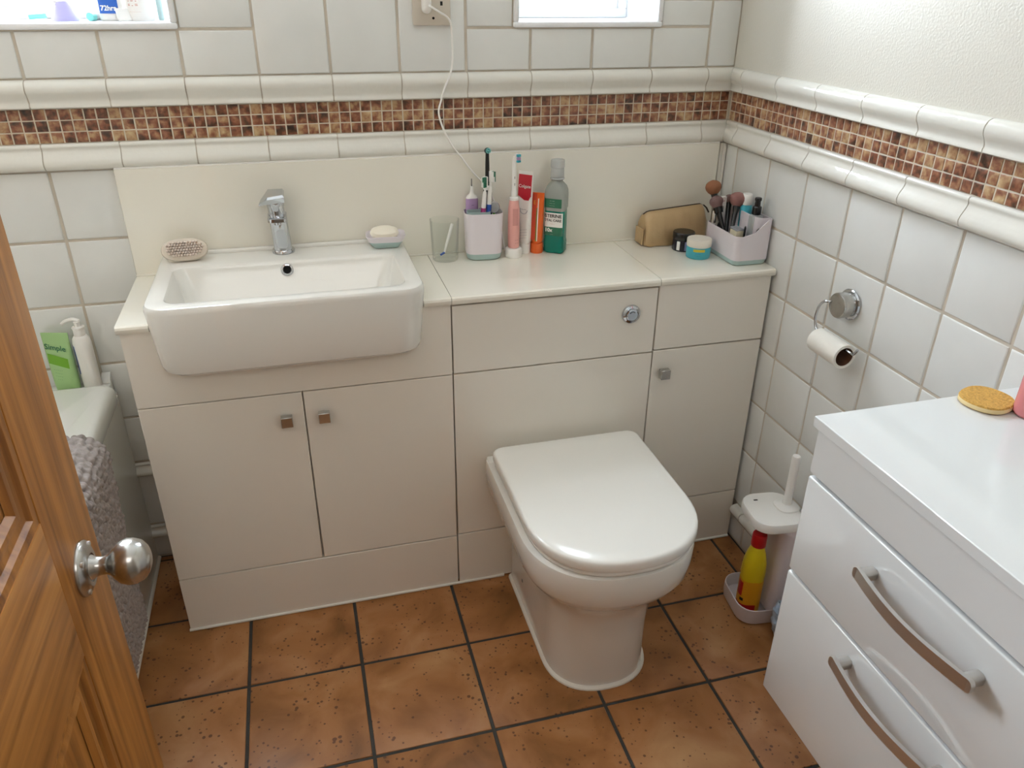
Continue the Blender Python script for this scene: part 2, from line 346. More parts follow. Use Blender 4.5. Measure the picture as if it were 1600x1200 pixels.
def bed(prof, a, b, right=False):
    rings = [[(t, d*0.9+0.0008, zc+(z-zc)*0.95) for d, z in prof] for t in (a, b) for zc in [(prof[0][1]+prof[-1][1])/2]]
    bm = loft(rings)
    if right:
        for v in bm.verts: v.co = Vector((XR+v.co.y, -v.co.x, v.co.z))
    return bm
struct(obj('trim_5', join(bed(UP, XL, XR-.012), bed(LP, XL, XR-.012)), M['grout']))
struct(obj('trim_6', join(bed(UP, .012, -YF, True), bed(LP, .012, -YF, True)), M['grout']))
# plaster above the upper rail on the right wall
struct(obj('trim_1', box(XR-0.001, XR+TT, YF, 0, ZU1, HC), M['plaster']))
ry = [RY+P0*k for k in range(-10, 3)]
ye = sorted([YF]+[y for y in ry if YF+0.02 < y < -0.02]+[0.0])
for y0, y1 in zip(ye, ye[1:]):
    for k in range(-4, 2):
        z0, z1 = RZ+P0*k, RZ+P0*(k+1)
        if k == -4: z0 = 0.118
        if k == 1: z1 = ZL0
        if y1 < -1.25 and z1 < 0.86: continue
        right_tile(y0, y1, z0, z1)
    if y0 > -1.3: right_tile(y0, y1, 0.0, 0.086)
SK = [(0, .118), (-.010, .1175), (-.018, .114), (-.022, .107), (-.022, .099), (-.018, .091), (-.010, .087), (0, .086)]
for y0, y1 in zip(yj, yj[1:]):
    if y1 > 0.30 and y0 < 1.3: dado(SK, max(y0, 0.325), y1, True, 'skirting_rail_tile')
# mosaic band
MP, MV = 0.02415, 0.0234
struct_m = [struct(obj('trim_2', box(XL, XR, 0.0015, TT, ZL1, ZU0), M['mgrout'])), struct(obj('trim_3', box(XR+0.0015, XR+TT, YF, 0, ZL1, ZU0), M['mgrout']))]
mm = tilemesh(MP-0.0026, MV-0.0022, 0.0045, 0.0012, 'mosaic_tile')
for r in range(3):
    z = ZL1+MV*(r+0.5)
    for k in range(96):
        x = XR-0.0045-MP*(k+0.5)
        if x < XL+0.012: break
        link('mosaic_tile', mm, M['mosaic'], wall_back, (x, 0.0006+rnd.uniform(-.0003, .0003), z+rnd.uniform(-.0003, .0003)), (rnd.uniform(-.02, .02), rnd.uniform(-.01, .01), rnd.uniform(-.02, .02)))
    for k in range(60):
        y = -0.004-MP*(k+0.5)
        if y < -1.3: break
        link('mosaic_tile', mm, M['mosaic'], wall_right, (XR+0.0006+rnd.uniform(-.0003, .0003), y, z+rnd.uniform(-.0003, .0003)), (rnd.uniform(-.01, .01), rnd.uniform(-.02, .02), -PI/2+rnd.uniform(-.02, .02)))
# floor tiles
FX, FY, FP = 0.4422, -0.5321, 0.2558
fm = {}
def floor_tile(x0, x1, y0, y1):
    g = 0.0038; x0 += g; x1 -= g; y0 += g; y1 -= g
    me = tilemesh(x1-x0, y1-y0, 0.006, 0.002, 'floor_tile')
    link('floor_tile', me, M['ftile'], floor, ((x0+x1)/2, (y0+y1)/2, rnd.uniform(-.0004, .0001)), (-PI/2, 0, 0))
fxs = [0.12]+[FX+FP*k for k in range(-1, 6) if FX+FP*k < XR-0.02]+[XR]
fys = [YF]+[FY+FP*k for k in range(-4, 3) if YF+.02 < FY+FP*k < -0.02]+[0.0]
for x0, x1 in zip(fxs, fxs[1:]):
    for y0, y1 in zip(fys, fys[1:]): floor_tile(x0, x1, y0, y1)

# windows: reveal, white frame, opening sash, glass
def window(n, a, b, c, d, mull):
    w = struct(bpy.data.objects.new('window_%d' % n, None)); COL.objects.link(w)
    w.location = ((a+b)/2, 0, c); ox, oz = -(a+b)/2, -c
    def bx(x0, x1, y0, y1, z0, z1, bv=0.0): return box(x0+ox, x1+ox, y0, y1, z0+oz, z1+oz, bv)
    obj('sill', bx(a-.002, b+.002, -0.004, 0.19, c-.006, c), M['pvc'], w)
    obj('reveal', join(bx(a-.004, a, 0, .19, c, d), bx(b, b+.004, 0, .19, c, d), bx(a, b, 0, .19, d, d+.004)), M['pvc'], w)
    # rounded white bead around the opening
    for nm, q in (('edge_bead', bx(a-TRIM, b+TRIM, -0.008, 0.006, c-TRIM, c, .004)), ('edge_bead', bx(a-TRIM, b+TRIM, -0.008, 0.006, d, d+TRIM, .004)), ('edge_bead', bx(a-TRIM, a, -0.008, 0.006, c-.001, d+.001, .004)), ('edge_bead', bx(b, b+TRIM, -0.008, 0.006, c-.001, d+.001, .004))): obj(nm, q, M['pvc'], w)
    def frame(nm, x0, x1, z0, z1, t, y0, y1):
        return obj(nm, join(bx(x0, x1, y0, y1, z0, z0+t, .004), bx(x0, x1, y0, y1, z1-t, z1, .004), bx(x0, x0+t, y0, y1, z0+t-.002, z1-t+.002, .004), bx(x1-t, x1, y0, y1, z0+t-.002, z1-t+.002, .004)), M['pvc'], w)
    frame('window_frame', a, b, c, d, 0.022, 0.185, 0.235)
    xs = [a+.02]+mull+[b-.02]
    for x0, x1 in zip(xs, xs[1:]):
        s = frame('sash', x0+.002, x1-.002, c+.02, d-.02, 0.034, 0.195, 0.24)
        obj('pane', bx(x0+.03, x1-.03, .214, .218, c+.05, d-.05), M['pane'], s)
        obj('glazing_bar', bx((x0+x1)/2-.006, (x0+x1)/2+.006, .205, .226, c+.05, d-.05, .002), M['pvc'], s)
    return w
window(1, *WIN[0], [0.05])
window(2, *WIN[1], [])


# ------------------------------------------------------------------ fitted cabinets
W0, WM, W1, W2, W3 = 0.298, 0.6365, 0.9755, 1.476, 1.777
YFc = -0.318; TH = 0.018; ZW0, ZW1 = 0.7995, 0.817; GP = 0.0016
def front(nm, x0, x1, z0, z1, par, ox, bev=0.0012, y=None):
    y = YFc if y is None else y
    return obj(nm, box(x0+GP-ox, x1-GP-ox, y, y+TH-0.001, z0+GP, z1-GP, bev, 1), M['cab'], par)
def knob(par, x, z, ox):
    k = join(box(x-.0125-ox, x+.0125-ox, YFc-.024, YFc-.008, z-.0125, z+.0125, .001, 1), box(x-.006-ox, x+.006-ox, YFc-.009, YFc+.001, z-.006, z+.006))
    k = obj('knob', k, M['satin'], par); k['label'] = 'square brushed metal knob'; return k
def carcass(x0, x1, ztop, par, ox, extra=None):
    b = [box(x0-ox, x0+.016-ox, YFc+TH, -.02, 0, ZW0-.001), box(x1-.016-ox, x1-ox, YFc+TH, -.02, 0, ZW0-.001), box(x0+.016-ox, x1-.016-ox, -.034, -.02, 0, ztop), box(x0+.016-ox, x1-.016-ox, YFc+TH, -.034, .10, .116), box(x0+.016-ox, x1-.016-ox, YFc+TH+.001, YFc+TH+.012, 0.117, ztop)]
    return obj('carcass', join(*b), M['cab'], par)
# vanity
ox = (W0+W1)/2
v = thing('vanity_unit', 'white two door vanity cabinet under the washbasin', 'cabinet', (ox, 0, 0))
carcass(W0, W1-.001, 0.69, v, ox)
f_ = [(W0+GP, .625+GP), (W1-GP, .625+GP), (W1-GP, ZW0-GP), (.9125, ZW0-GP), (.9055, .740), (.897, .722), (.880, .712), (.391, .712), (.374, .722), (.3655, .740), (.3585, ZW0-GP), (W0+GP, ZW0-GP)]
obj('fascia_panel', prism([(a-ox, b) for a, b in f_], YFc, YFc+TH-.001), M['cab'], v)
for (x0, x1, kx, kz) in ((W0, WM, .5965, .5635), (WM, W1, .6775, .5635)):
    d = front('door', x0, x1, .159, .625, v, ox); knob(d, kx, kz, ox)
front('plinth', W0, W1, 0.002, .159, v, ox)
obj('floor_seal', tube([(W0-ox, YFc-.001, .003), (W1-ox, YFc-.001, .003)], .004, 8), M['seal'], v)
# cistern unit
ox = (W1+W2)/2
c = thing('cistern_unit', 'white cistern cabinet with round flush button behind the toilet', 'cabinet', (ox, 0, 0))
carcass(W1, W2-.001, ZW0-.01, c, ox)
front('access_panel', W1, W2, .625, ZW0-.004, c, ox); front('fixed_panel', W1, W2, .1625, .625, c, ox); front('plinth', W1, W2, .002, .1625, c, ox)
obj('floor_seal', tube([(W1-ox, YFc-.001, .003), (1.10-ox, YFc-.001, .003)], .004, 8), M['seal'], c)
bt = obj('flush_button', join(lathe([(.0235, .0), (.0235, .003), (.0215, .006), (.0165, .0075), (.0158, .005)], 40, True, True)), M['chrome'], c, (1.4085-ox, YFc, .7335), (PI/2, 0, 0))
obj('button_half', lathe([(.0145, .004), (.0145, .0095), (.0128, .011)], 32), M['chrome'], bt)
obj('button_crescent', tube([(.0085*math.cos(a), .0085*math.sin(a), .0113) for a in [PI*(.25+.07*k) for k in range(9)]], .0009, 6), M['black'], bt)
# storage cabinet
ox = (W2+W3)/2
s = thing('storage_unit', 'narrow white one door cabinet in the corner right of the toilet', 'cabinet', (ox, 0, 0))
carcass(W2, W3, ZW0-.01, s, ox)
front('fascia_panel', W2, W3, .629, ZW0, s, ox)
d = front('door', W2, W3, .1625, .629, s, ox); knob(d, 1.5065, .569, ox)
front('plinth', W2, W3, .002, .1625, s, ox)
obj('floor_seal', tube([(W2-ox, YFc-.001, .003), (W3-.003-ox, YFc-.001, .003)], .004, 8), M['seal'], s)

# worktops: three lengths, the first cut out for the basin
def worktop(x0, x1, label, parts):
    o = thing('worktop', label, 'worktop', ((x0+x1)/2, 0, ZW0)); ox = (x0+x1)/2
    for p0, p1 in parts: obj('slab', prism([(-.324, .0), (-.3262, .004), (-.3268, .010), (-.325, .0145), (-.3205, .0172), (-.0165, .0172), (-.0165, 0)], p0-ox, p1-ox, 'x'), M['top'], o, ang=25)
    return o
worktop(W0-.003, W1-.0006, 'white gloss worktop section framing both sides of the washbasin', [(W0-.003, .3570), (.9140, W1-.0006)])
worktop(W1+.0006, W2-.0006, 'white gloss worktop section over the cistern cabinet', [(W1+.0006, W2-.0006)])
worktop(W2+.0006, W3+.003, 'white gloss worktop section in the right corner under the cosmetics', [(W2+.0006, W3+.003)])
up = tag(obj('splashback', box(.2946, 1.762, -.0155, -.0012, ZW0+.001, 1.0610, .0012, 1), M['top']), 'long plain cream splashback standing along the back of the worktops', 'splashback')
obj('joint_seal', tube([(.2946, -.017, ZW1+.0015), (.352, -.017, ZW1+.0015)], .0025, 6), M['seal'], up)
obj('top_seal', tube([(.296, -.0125, 1.0618), (1.7610, -.0125, 1.0618)], .0028, 6), M['white'], up)
obj('joint_seal', tube([(.918, -.017, ZW1+.0015), (1.76, -.017, ZW1+.0015)], .0025, 6), M['seal'], up)
tag(obj('corner_strip', join(box(1.7665, 1.7825, -.011, -.001, ZW1, 1.0605, .002, 2), box(1.7745, 1.7825, -.016, -.011, ZW1, 1.0605, .0015, 2)), M['seal']), 'narrow white upright strip in the corner between splashback and right wall', 'strip')

# ------------------------------------------------------------------ washbasin and tap
RB = 0.862; bx_ = 0.6355
wbn = thing('washbasin', 'white rectangular semi recessed ceramic washbasin', 'washbasin', (bx_, -0.2, RB))
def sring(w, yf, yb, rf, rb_, z, n=7):
    P = []
    for ax, yy, r, a0, sg in ((1, yf, rf, -PI/2, 1), (1, yb, rb_, 0, -1), (-1, yb, rb_, PI/2, -1), (-1, yf, rf, PI, 1)):
        for k in range(n+1):
            a = a0+PI/2*k/n; P.append((ax*(w/2-r)+r*math.cos(a), yy+sg*r+r*math.sin(a)+0.2, z-RB))
    return P
YB, YS = -.0175, -.372
rings = [sring(.500, YS+.034, YB, .05, .012, .708), sring(.522, YS+.016, YB, .052, .012, .7095), sring(.534, YS+.007, YB, .052, .012, .717), sring(.540, YS+.003, YB, .05, .012, .730), sring(.560, YS, YB, .046, .010, .848), sring(.558, YS+.001, YB, .046, .010, .856), sring(.552, YS+.004, YB, .043, .009, .8605), sring(.544, YS+.008, YB, .04, .008, RB),
         sring(.494, YS+.030, -.112, .034, .026, RB), sring(.486, YS+.034, -.116, .032, .024, RB-.002), sring(.480, YS+.037, -.119, .032, .024, RB-.008), sring(.450, YS+.060, -.134, .034, .03, .79), sring(.42, YS+.080, -.15, .04, .035, .768), sring(.36, YS+.11, -.175, .04, .035, .760)]
obj('bowl', loft(rings), M['ceramic'], wbn, ang=30)
obj('back_ledge', join(box(-.272, .272, .1685, .1825, -.002, .0085, .004, 3)), M['ceramic'], wbn)
of = obj('overflow_ring', lathe([(.0085, -.002), (.0085, .0025), (.0105, .0045), (.013, .004), (.0145, .0005), (.0145, -.003)], 32, False, False), M['chrome'], wbn, (.6335-bx_, -.1212+.2, .8405-RB), (PI/2-.2, 0, 0))
obj('overflow_hole', lathe([(.0087, -.004), (.0087, .0012)], 24), M['hole'], of)
obj('drain', lathe([(.03, .7605-RB), (.03, .7625-RB), (.026, .764-RB)], 32, cx=0, cy=-.04), M['chrome'], wbn)
tp = thing('mixer_tap', 'chrome single lever mixer tap on the washbasin ledge', 'tap', (.6295, -.052, RB))
obj('base_ring', lathe([(.026, 0.0003), (.026, .006), (.0245, .0085), (.020, .009)], 40), M['chrome'], tp)
def trr(w, d, r, z, cx, cy): return rr(w, d, r, z, cx, cy, 5)
obj('body', loft([trr(.041, .040, .014, .008, 0, 0), trr(.040, .039, .013, .04, -.001, -.001), trr(.0395, .040, .012, .075, -.003, -.004), trr(.040, .043, .011, .083, -.004, -.006)]), M['chrome'], tp)
obj('spout', join(loft([trr(.040, .058, .008, .081, -.004, -.014), trr(.043, .064, .009, .083, -.004, -.016), trr(.043, .064, .009, .0905, -.004, -.016), trr(.040, .060, .008, .0925, -.004, -.015)]), lathe([(.009, .075), (.009, .082)], 20, cx=-.004, cy=-.033)), M['chrome'], tp)
obj('cartridge', loft([trr(.037, .038, .015, .092, -.004, -.006), trr(.037, .038, .015, .111, -.005, -.007), trr(.039, .039, .014, .113, -.005, -.007), trr(.039, .039, .014, .124, -.005, -.007)]), M['chrome'], tp)
lev = [[(-.040, -.040, .120), (-.022, -.033, .121), (.016, -.027, .122), (.016, .014, .122), (-.022, .014, .122), (-.034, -.018, .121)], [(-.040, -.041, .124), (-.022, -.034, .131), (.016, -.028, .134), (.017, .015, .140), (-.021, .015, .140), (-.035, -.018, .130)], [(-.034, -.034, .127), (-.020, -.030, .136), (.013, -.024, .139), (.014, .012, .145), (-.018, .012, .145), (-.030, -.016, .135)]]
obj('lever', loft(lev), M['chrome'], tp, ang=25)
obj('indicator_dot', lathe([(.0022, 0), (.0022, .0006)], 14), M['winks'], tp, (-.001, -.0249, .066), (PI/2, 0, 0))

# ------------------------------------------------------------------ toilet
TX = 1.243
wc = thing('toilet', 'white back to wall toilet with closed lid', 'toilet', (TX, YFc, 0))
def dr(w, yb, yf, z, rb=.03, e=None, cx=0): return dring(w, yb-YFc, yf-YFc, z, cx, 26, rb, e)
pan = [dr(.236, -.322, -.742, 0, .01, cx=-.008), dr(.234, -.322, -.741, .03, .01, cx=-.008), dr(.234, -.322, -.742, .14, .01, cx=-.008), dr(.240, -.322, -.748, .20, .01, cx=-.007), dr(.262, -.322, -.762, .245, .01, cx=-.005), dr(.306, -.322, -.786, .276, .012, cx=-.002), dr(.354, -.322, -.806, .296, .014, cx=-.004), dr(.374, -.322, -.816, .315, .014, cx=-.004), dr(.382, -.322, -.821, .345, .014, cx=-.004), dr(.384, -.322, -.822, .380, .014, cx=-.004), dr(.380, -.322, -.820, .388, .014, cx=-.004), dr(.352, -.322, -.812, .391, .014)]
obj('pan', loft(pan), M['ceramic'], wc, ang=50)
obj('rear_deck', join(box(-.192, .186, -.034, -.002, .345, .3925, .006, 3)), M['ceramic'], wc)
obj('floor_seal', loft([dr(.250, -.320, -.750, 0.0002, .01, cx=-.008), dr(.248, -.320, -.749, .004, .01, cx=-.008), dr(.236, -.320, -.743, .008, .01, cx=-.008)]), M['seal'], wc)
obj('seat', loft([dr(.356, -.357, -.814, .3925, .02), dr(.364, -.355, -.818, .395, .02), dr(.366, -.354, -.819, .402, .02), dr(.360, -.356, -.816, .4055, .02)]), M['lid'], wc, ang=50)
obj('lid', loft([dr(.364, -.354, -.818, .407, .022), dr(.371, -.351, -.823, .4085, .024), dr(.374, -.350, -.8245, .413, .025), dr(.374, -.350, -.8245, .425, .025), dr(.372, -.351, -.8235, .4295, .025), dr(.367, -.3535, -.821, .4325, .025), dr(.358, -.358, -.8165, .434, .024), dr(.30, -.388, -.787, .4345, .02), dr(.12, -.48, -.69, .4355, .01)]), M['lid'], wc, ang=50)
obj('fixing_cap', lathe([(.005, 0), (.005, .001), (.003, .002)], 16), M['greyink'], wc, (-.125, -.115, .075), (0, -PI/2, 0))

# ------------------------------------------------------------------ bath, mat, bottles behind it
BX, BYB, BZ = .204, -.062, .575
bt_ = thing('bathtub', 'white acrylic bath with flat rim along the left wall', 'bathtub', (-.16, -.9, 0))
def br(x0, x1, y0, y1, r, z): return rr(x1-x0, y1-y0, r, z, (x0+x1)/2+.16, (y0+y1)/2+.9, 6)
tub = [br(XL+.004, BX-.004, -1.74, BYB, .012, .520), br(XL+.004, BX, -1.74, BYB, .014, .530), br(XL+.004, BX, -1.74, BYB, .016, .558), br(XL+.006, BX-.003, -1.738, BYB-.003, .018, .568), br(XL+.010, BX-.010, -1.735, BYB-.008, .02, .574), br(XL+.016, BX-.018, -1.73, BYB-.014, .02, BZ),
       br(XL+.07, BX-.085, -1.66, -.34, .09, BZ), br(XL+.08, BX-.095, -1.65, -.35, .09, .565), br(XL+.12, BX-.13, -1.60, -.40, .10, .30), br(XL+.17, BX-.18, -1.52, -.48, .10, .20)]
obj('tub', loft(tub), M['bath'], bt_, ang=40)
obj('side_panel', box(.172+.16, .190+.16, -1.74+.9, -.004+.9, .004, .523, .002, 1), M['bath'], bt_)
obj('panel_lip', tube([(.193+.16, -.03+.9, .5235), (.193+.16, -1.72+.9, .5235)], .0028, 8), M['white'], bt_)
obj('floor_seal', tube([(.192+.16, -.01+.9, .005), (.192+.16, -1.72+.9, .005)], .006, 8), M['seal'], bt_)
lg = struct(obj('trim_4', join(box(XL, .186, BYB+.001, -.003, .50, .5555, .004, 2)), M['tile']))
qb = [(-.003, 0.0), (-.024, 0.0), (-.021, .009), (-.013, .017), (-.003, .021)]
tag(obj('quadrant_trim', prism([(a, b+.5560) for a, b in qb], .166, .186, 'x'), M['tile']), 'short white ceramic quadrant tile end behind the bath corner', 'tile trim')
# chenille bath mat over the rim
def mat_mesh():
    path = catmull([(.005, .592), (.08, .593), (.15, .594), (.190, .592), (.217, .575), (.2265, .545), (.2250, .48), (.2215, .36), (.219, .24), (.217, .16), (.216, .095)], 10)
    L = [0]
    for a, b in zip(path, path[1:]): L.append(L[-1]+(b-a).length)
    T = L[-1]; nu, nv = 230, 170; yA, yB = -.352, -.83; bm = bmesh.new(); G_ = []
    def at(s):
        i = 0
        while i < len(L)-2 and L[i+1] < s: i += 1
        t = (s-L[i])/(L[i+1]-L[i]); p = path[i].lerp(path[i+1], t); d = (path[i+1]-path[i]).normalized(); return p, d
    rr_ = random.Random(3); jit = {}
    pu = .0140
    for i in range(nu+1):
        s = T*i/nu; p, d = at(s); n = Vector((-d.y, d.x)) if False else Vector((d.y, -d.x))
        n = -n; row = []
        for j in range(nv+1):
            y = yA+(yB-yA)*j/nv
            cu, cv = s/pu, (y-yA)/(-pu)*1.0
            h = 0
            for a in (-1, 0, 1):
                for b in (-1, 0, 1):
                    k = (math.floor(cu)+a, math.floor(cv)+b)
                    if k not in jit: jit[k] = (k[0]+.5+rr_.uniform(-.22, .22), k[1]+.5+rr_.uniform(-.22, .22), rr_.uniform(.75, 1.1))
                    q = jit[k]; dd = ((cu-q[0])**2+(cv-q[1])**2)/(0.62**2)
                    if dd < 1: h = max(h, q[2]*math.sqrt(1-dd))
            e = min(1, min(j, nv-j)/3.0, min(i, nu-i)/3.0)
            off = (.0105*h+.002)*e-.009*(1-e)
            wob = .006*math.sin(s*7+1)
            row.append(bm.verts.new((p.x+n.x*off, y+wob, p.y+n.y*off)))
        G_.append(row)
    for i in range(nu):
        for j in range(nv): bm.faces.new((G_[i][j], G_[i+1][j], G_[i+1][j+1], G_[i][j+1]))
    return bm
tag(obj('bath_mat', mat_mesh(), M['chenille'], ang=80), 'grey chenille bath mat hung over the bath side behind the wooden door', 'bath mat')
# green tube and white pump bottle
def tube_bottle(name, label, loc, rz, w, d, h, wtop, m, cap=None, lean=0.0):
    t = thing(name, label, 'tube', loc, rz)
    return t
g = thing('shower_gel_tube', 'light green gel tube with bright green band standing behind the bath beside the pump bottle', 'tube', (.0970, -.034, .5560), -.25)
gr = [rr(.052, .030, .014, .0, 0, 0), rr(.056, .030, .014, .02, 0, 0), rr(.058, .024, .011, .07, 0, 0), rr(.060, .012, .005, .115, 0, 0), rr(.062, .003, .001, .140, 0, 0), rr(.062, .002, .0008, .147, 0, 0)]
obj('body', loft(gr), M['lgreen'], g)
def quadskin(pts, m, nm, par):
    bm = bmesh.new(); R = [[bm.verts.new(p) for p in r] for r in pts]
    for a, b in zip(R, R[1:]):
        for i in range(len(a)-1): bm.faces.new((a[i], a[i+1], b[i+1], b[i]))
    return obj(nm, bm, m, par)
def gy(z): return -(.0155+(0.0125-.0155)*min(1, max(0, (z-.02)/.05))) if z < .07 else -(.0125+(.0066-.0125)*(z-.07)/.045) if z < .115 else -.0066+(z-.115)/.025*.005
quadskin([[(x, gy(z)-.0006, z-(.010*(x/.03) if 1 else 0)) for x in (-.022, -.01, 0, .01, .022)] for z in (.068, .080, .092)], M['band'], 'green_band', g)
def facetext(s, size, par, m, x, z, slope=0.0, bold=0.0, yf=None):
    me = textmesh(s, size, bold)
    for v_ in me.vertices:
        xx, zz = x+v_.co.x, z+v_.co.y+slope*v_.co.x
        v_.co = (xx, (yf(zz) if yf else 0)-.0011, zz)
    return link('lettering', me, m, par)
facetext('Simple', .018, g, M['dgreen'], -.002, .112, -.15, .0002, gy)
for k, wd in enumerate((.6, .5, .55, .4)): facetext('- '*int(wd*9), .007, g, M['dgreen'], -.004, .058-.008*k, -.2, 0, gy)
pb = thing('pump_bottle', 'white lotion pump bottle standing behind the bath corner', 'bottle', (.1500, -.034, .5560), -.30)
obj('body', loft([rr(.036, .028, .012, 0, 0, 0), rr(.040, .030, .013, .004), rr(.040, .030, .013, .118), rr(.037, .028, .013, .128), rr(.028, .026, .012, .135), rr(.022, .022, .0109, .137)]), M['white'], pb)
obj('collar', lathe([(.0125, .136), (.0125, .151), (.0118, .153), (.0138, .154), (.0138, .157), (.006, .158)], 24), M['white'], pb)
obj('nozzle', join(tube([(0, 0, .156), (0, 0, .170)], .0075, 12), tube(catmull([(.006, 0, .172), (-.008, 0, .175), (-.026, 0, .170), (-.037, 0, .162)], 5), .0042, 10)), M['white'], pb)
obj('side_label', patch(rr(.040, .030, .013, 0), -.032, -.013, .04, .112), M['blue'], pb)

# ------------------------------------------------------------------ door with knob
door = struct(bpy.data.objects.new('door_1', None)); COL.objects.link(door)
DX, DY0, DY1, DT = .400, -1.066, -1.795, .040           # visible face, free edge, hinge side, thickness
door.location = (DX-DT/2, DY1, 0)
def dbx(y0, y1, z0, z1, x0=-DT/2, x1=DT/2, bev=.0018): return box(x0, x1, y0-DY1, y1-DY1, z0, z1, bev, 2)
SW = .133
obj('stile', dbx(DY0-SW, DY0, .008, 2.0), M['woodz'], door); obj('stile', dbx(DY1, DY1+.12, .008, 2.0), M['woodz'], door)
for z0, z1 in ((.008, .21), (.790, .966), (1.86, 2.0)): obj('rail', dbx(DY1+.12, DY0-SW, z0, z1, bev=.0012), M['woody'], door)
pa, pb_ = DY1+.12, DY0-SW
for z0, z1 in ((.21, .790), (.966, 1.86)):
    obj('panel', box(-.008, .008, pa-DY1, pb_-DY1, z0, z1), M['woodz'], door)
    # sloped moulding frame inside each opening, both faces
    for sgn in (1, -1):
        prof = [(0.0, .0186), (.004, .0190), (.009, .0178), (.013, .0135), (.019, .0125), (.026, .0150), (.032, .0145), (.038, .0088)]
        bm = bmesh.new(); R = []
        for o_, h_ in prof:
            R.append([bm.verts.new((sgn*h_, y-DY1, z)) for y, z in ((pa+o_, z0+o_), (pb_-o_, z0+o_), (pb_-o_, z1-o_), (pa+o_, z1-o_))])
        for a, b in zip(R, R[1:]):
            for i in range(4): bm.faces.new((a[i], a[(i+1) % 4], b[(i+1) % 4], b[i]))
        obj('moulding', bm, M['woodz'], door, ang=30)
kn = obj('door_knob', lathe([(.0005, .082), (.008, .0815), (.016, .078), (.0225, .0715), (.0258, .062), (.0262, .054), (.0235, .045), (.0175, .0375), (.0125, .033), (.0105, .028), (.0102, .022), (.0115, .015), (.0145, .011), (.0150, .004), (.015, .0)], 40, True, True), M['satin'], door, (DT/2, -1.1335-DY1, .8545), (0, PI/2, 0))
kn.scale = (1.0, 1.0, 0.86)
obj('rosette', lathe([(.0315, 0), (.0315, .003), (.0305, .005), (.0215, .0105), (.0205, .011), (.0160, .011), (.0155, .009)], 48, True, True), M['satin'], kn)
for a in (PI/4, 3*PI/4, 5*PI/4, 7*PI/4): obj('screw', lathe([(.0032, .006), (.0032, .0092), (.0018, .0098)], 12, cx=.0262*math.cos(a), cy=.0262*math.sin(a)), M['nickel'], kn)
obj('door_knob', lathe([(.0005, .082), (.016, .078), (.0258, .062), (.0235, .045), (.0125, .033), (.0102, .022), (.0145, .011), (.0315, .004), (.0315, 0)], 32), M['satin'], door, (-DT/2, -1.1335-DY1, .8545), (0, -PI/2, 0))

# ------------------------------------------------------------------ wall hung drawer unit
CX0, CX1, CY0, CY1, CZ0, CZ1 = 1.397, XR-.0015, -1.70, -1.034, .290, .853
ch = thing('drawer_unit', 'white gloss drawer cabinet on the right wall with bow handles', 'drawer cabinet', ((CX0+CX1)/2, (CY0+CY1)/2, CZ0))
ox, oy = (CX0+CX1)/2, (CY0+CY1)/2
def cb(x0, x1, y0, y1, z0, z1, bev=.0, seg=2): return box(x0-ox, x1-ox, y0-oy, y1-oy, z0-CZ0, z1-CZ0, bev, seg)
obj('carcass', cb(CX0+.018, CX1, CY0+.01, CY1-.016, CZ0+.002, CZ1-.019), M['chest'], ch)
obj('top', cb(CX0-.002, CX1, CY0, CY1, CZ1-.018, CZ1, .0012, 1), M['chest'], ch)
obj('fascia', cb(CX0+.002, CX0+.017, CY0+.01, CY1-.010, .758, CZ1-.0188, .0012, 1), M['chest'], ch)
def bow(z):
    ya, yb, n = -1.213, -1.416, 18; R = []
    for k in range(n+1):
        t = k/n; y = ya+(yb-ya)*t; b = math.sin(PI*t); x = CX0-.022-.013*b; th = .0032
        hh = .0095
        R.append([(x-th-ox, y-oy, z-hh-CZ0), (x+th-ox, y-oy, z-hh-CZ0), (x+th-ox, y-oy, z+hh-CZ0), (x-th-ox, y-oy, z+hh-CZ0)])
    a = [loft(R)]
    for y in (ya-.006, yb+.006): a.append(loft([[(q[2]+CX0-.0245-ox, q[0]+y-oy, q[1]+z-CZ0) for q in rr(.016, .018, .006, zz)] for zz in (0, .0245)]))
    for y in (ya, yb): a.append(loft([[(q[2]+CX0-.0252-ox, q[0]+y-oy, q[1]+z-CZ0) for q in rr(.014, .019, .0069, zz)] for zz in (0, .0064)]))
    return join(*a)
for z0, z1, hz in ((.569, .754, .700), (.290, .565, .527)):
    d = obj('drawer_front', cb(CX0+.0005, CX0+.0165, CY0+.01, CY1-.012, z0, z1-.002, .003, 3), M['chest'], ch)
    h = obj('bow_handle', bow(hz), M['nickel'], d); h['label'] = 'brushed nickel bow handle'
obj('drawer_gap', cb(CX0+.014, CX0+.0178, CY0+.012, CY1-.018, .56, .76), M['dark'], ch)

# ------------------------------------------------------------------ small things: basin
nb = thing('nail_brush', 'oval nail brush with cream bristles upward at left of the basin ledge', 'brush', (.4160, -.066, RB+.0130), .05)
def oval(a, b, z, n=32): return [(a*math.copysign(abs(math.cos(t))**.85, math.cos(t)), b*math.copysign(abs(math.sin(t))**.85, math.sin(t)), z) for t in [2*PI*k/n for k in range(n)]]
tl = Matrix.Rotation(math.radians(62), 3, 'X')
def tilt(bm):
    for v_ in bm.verts: v_.co = tl @ v_.co
    return bm
obj('handle', tilt(loft([oval(.043, .019, -.012), oval(.049, .0245, -.006), oval(.050, .026, .001), oval(.048, .0245, .007), oval(.042, .019, .0085)])), M['clearp'], nb, (0, 0, .012))
bb = []
for i in range(13):
    for j in range(6):
        x, y = -.036+.006*i+(.003 if j % 2 else 0), -.0145+.0058*j
        if (x/.042)**2+(y/.0195)**2 < 1: bb.append(lathe([(.0021, .006), (.0025, .0165), (.0012, .0178)], 6, cx=x, cy=y))
bo = obj('bristles', tilt(join(*bb)), M['brist'], nb, (0, 0, .012))
